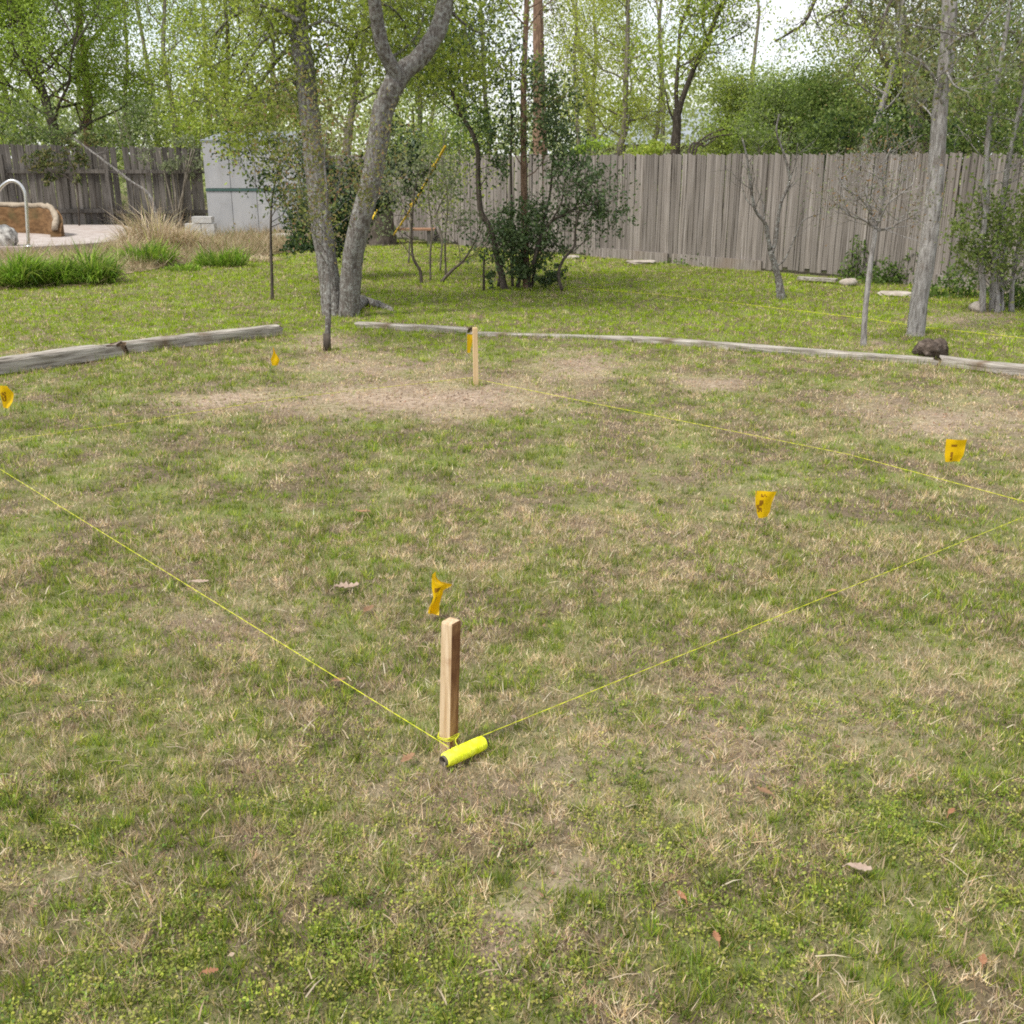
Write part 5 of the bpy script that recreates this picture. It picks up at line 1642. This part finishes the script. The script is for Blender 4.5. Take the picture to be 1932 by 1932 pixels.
# ================================================================== LONGER GRASS LEFT BY THE MOWER
def skirt():
    runs = [(G(-230, 738), G(233, 672), 300, .10), (G(238, 668), G(533, 632), 220, .085), (G(674, 618), G(884, 630), 130, .07), (G(884, 634), G(1194, 643), 170, .07),
            (G(1198, 644), G(1764, 690), 330, .075), (G(1772, 690), G(2080, 727), 160, .085)]
    P_ = []
    for a, b, n, off in runs:
        d = nrm(b - a)
        sd2 = np.array([-d[1], d[0], 0])
        t = rng.random(n * 3)
        side = np.where(rng.random(n * 3) < .6, -1, 1)
        q = a + (b - a) * t[:, None] + sd2 * (side * (off * .75 + np.abs(rng.normal(0, .03, n * 3))))[:, None]
        keep = fbm(q[:, 0] * 3, q[:, 1] * 3, 210, 2) > .42
        P_.append(q[keep])
    for c, r, n in ((G(846, 1413), .035, 90), (G(898, 723), .035, 60), (G(640, 597), .30, 260), (G(618, 660), .07, 60), (G(1628, 656), .06, 60), (G(1728, 633), .15, 150), (G(1474, 566), .10, 90), (G(990, 546), .7, 250),
                    (G(1445, 994), .04, 30), (G(1803, 887), .04, 30), (G(832, 1176), .04, 30), (G(1882, 588), .4, 150), (G(514, 566), .05, 40), (G(1762, 682), .14, 60)):
        a = rng.uniform(0, 2 * math.pi, n)
        rad = r + np.abs(rng.normal(0, .03, n))
        P_.append(np.stack([c[0] + rad * np.cos(a), c[1] + rad * np.sin(a), 0 * a], 1))
    p = np.concatenate(P_)
    n = len(p)
    r = np.hypot(p[:, 0], p[:, 1])
    p[:, 2] = hgt(p[:, 0], p[:, 1])
    L = rng.uniform(.04, .085, n)
    az, t = rng.uniform(0, 2 * math.pi, n), np.abs(rng.normal(.3, .25, n))
    d = np.stack([np.sin(t) * np.cos(az), np.sin(t) * np.sin(az), np.cos(t)], 1) * L[:, None]
    w = rng.uniform(.0015, .0026, n) * np.maximum(1, r / 3.6) ** .8
    q = rng.uniform(0, math.pi, n)
    sdv = np.stack([np.cos(q), np.sin(q), 0 * q], 1) * w[:, None] / 2
    c = np.where((rng.random(n) < .68)[:, None], pal(n, [(0.17, 0.28, 0.025), (0.25, 0.35, 0.03), (0.36, 0.41, 0.05)], .18), pal(n, [(0.6, 0.48, 0.31), (0.45, 0.34, 0.2)], .18))
    tag(np_mesh('unmown_grass', np.stack([p - sdv, p + sdv, p + d], 1), [(0, 1, 2)], c, M['grass']), 'longer grass left standing along timbers, stakes and trunks', kind='stuff')


skirt()

# ================================================================== FALLEN LEAVES
def oak_leaf(px, py, size, yaw, mat, label, seed, lift=.03, curl=.5):
    r = random.Random(seed)
    p = G(px, py)
    p[2] = hz(p[0], p[1]) + lift
    n = 11
    L = size
    left, right, mid = [], [], []
    for i in range(n):
        t = i / (n - 1)
        w = L * .30 * math.sin(math.pi * min(1, t * .95 + .04)) ** .7 * (1.0 if i % 2 else .55) * r.uniform(.8, 1.15)
        zc = curl * L * .35 * (t - .5) ** 2 * r.uniform(.8, 1.2)
        mid.append((L * (t - .5), 0, zc))
        left.append((L * (t - .5) + (L * .03 if i % 2 else 0), w, zc + curl * w * r.uniform(.2, .8)))
        right.append((L * (t - .5) + (L * .03 if i % 2 else 0), -w, zc + curl * w * r.uniform(.2, .8)))
    c, s = math.cos(yaw), math.sin(yaw)
    vs = [(p[0] + a * c - b * s, p[1] + a * s + b * c, p[2] + z) for a, b, z in left + mid + right]
    fs = []
    for i in range(n - 1):
        fs += [(i, n + i, n + i + 1, i + 1), (n + i, 2 * n + i, 2 * n + i + 1, n + i + 1)]
    b = MB().add(vs, fs)
    root = thing('fallen_leaf', p, label, 'leaf', 'fallen leaves on the lawn')
    b.build('blade', mat, root)
    MB().tube([p + [-L * .5 * c, -L * .5 * s, curl * L * .09], p + [-L * .68 * c, -L * .68 * s, curl * L * .05 - .01]], .0013, n=4).build('stalk', mat, root)
    return root


oak_leaf(655, 1121, .105, .3, M['leaf_pale'], 'large bleached curled leaf left of the crumpled flag', 1, .03, .9)
oak_leaf(684, 975, .085, 2.9, M['leaf_dry'], 'brown curled leaf alone in the middle left of the lawn', 2, .03, .8)
oak_leaf(696, 1163, .07, 1.2, M['leaf_dry'], 'small dark leaf below the large bleached leaf', 3, .025)
oak_leaf(1618, 1666, .06, -.35, M['leaf_pale'], 'long tan leaf in the green weeds at lower right', 4, .035, .4)
oak_leaf(1350, 1792, .036, 1.7, M['leaf_orange'], 'small orange brown leaf at lower right of centre', 5, .035)
oak_leaf(640, 1297, .05, .4, M['leaf_dry'], 'small brown leaf beside the left string', 6, .03)
oak_leaf(770, 1450, .06, 1.0, M['leaf_dry'], 'brown leaf left of the yellow spool', 7, .03)
oak_leaf(1285, 1715, .036, 2.0, M['leaf_orange'], 'orange leaf just above the small orange brown leaf', 8, .035)
oak_leaf(400, 1862, .036, .2, M['leaf_orange'], 'reddish leaf near the bottom left of the lawn', 9, .035)
oak_leaf(1850, 1838, .036, 1.1, M['leaf_orange'], 'reddish leaf in the bottom right corner', 10, .035)
oak_leaf(378, 1106, .075, 0.0, M['leaf_pale'], 'thin pale leaf lying along the left string', 11, .03, .2)
oak_leaf(1790, 1560, .036, .8, M['leaf_orange'], 'rust coloured leaf among weeds right of centre', 12, .035)
oak_leaf(1440, 1516, .05, 2.4, M['leaf_dry'], 'small brown leaf right of the spool in the dry grass', 13, .03)
oak_leaf(1567, 1126, .05, .3, M['leaf_dry'], 'tiny brown leaf under the right string', 14, .03)
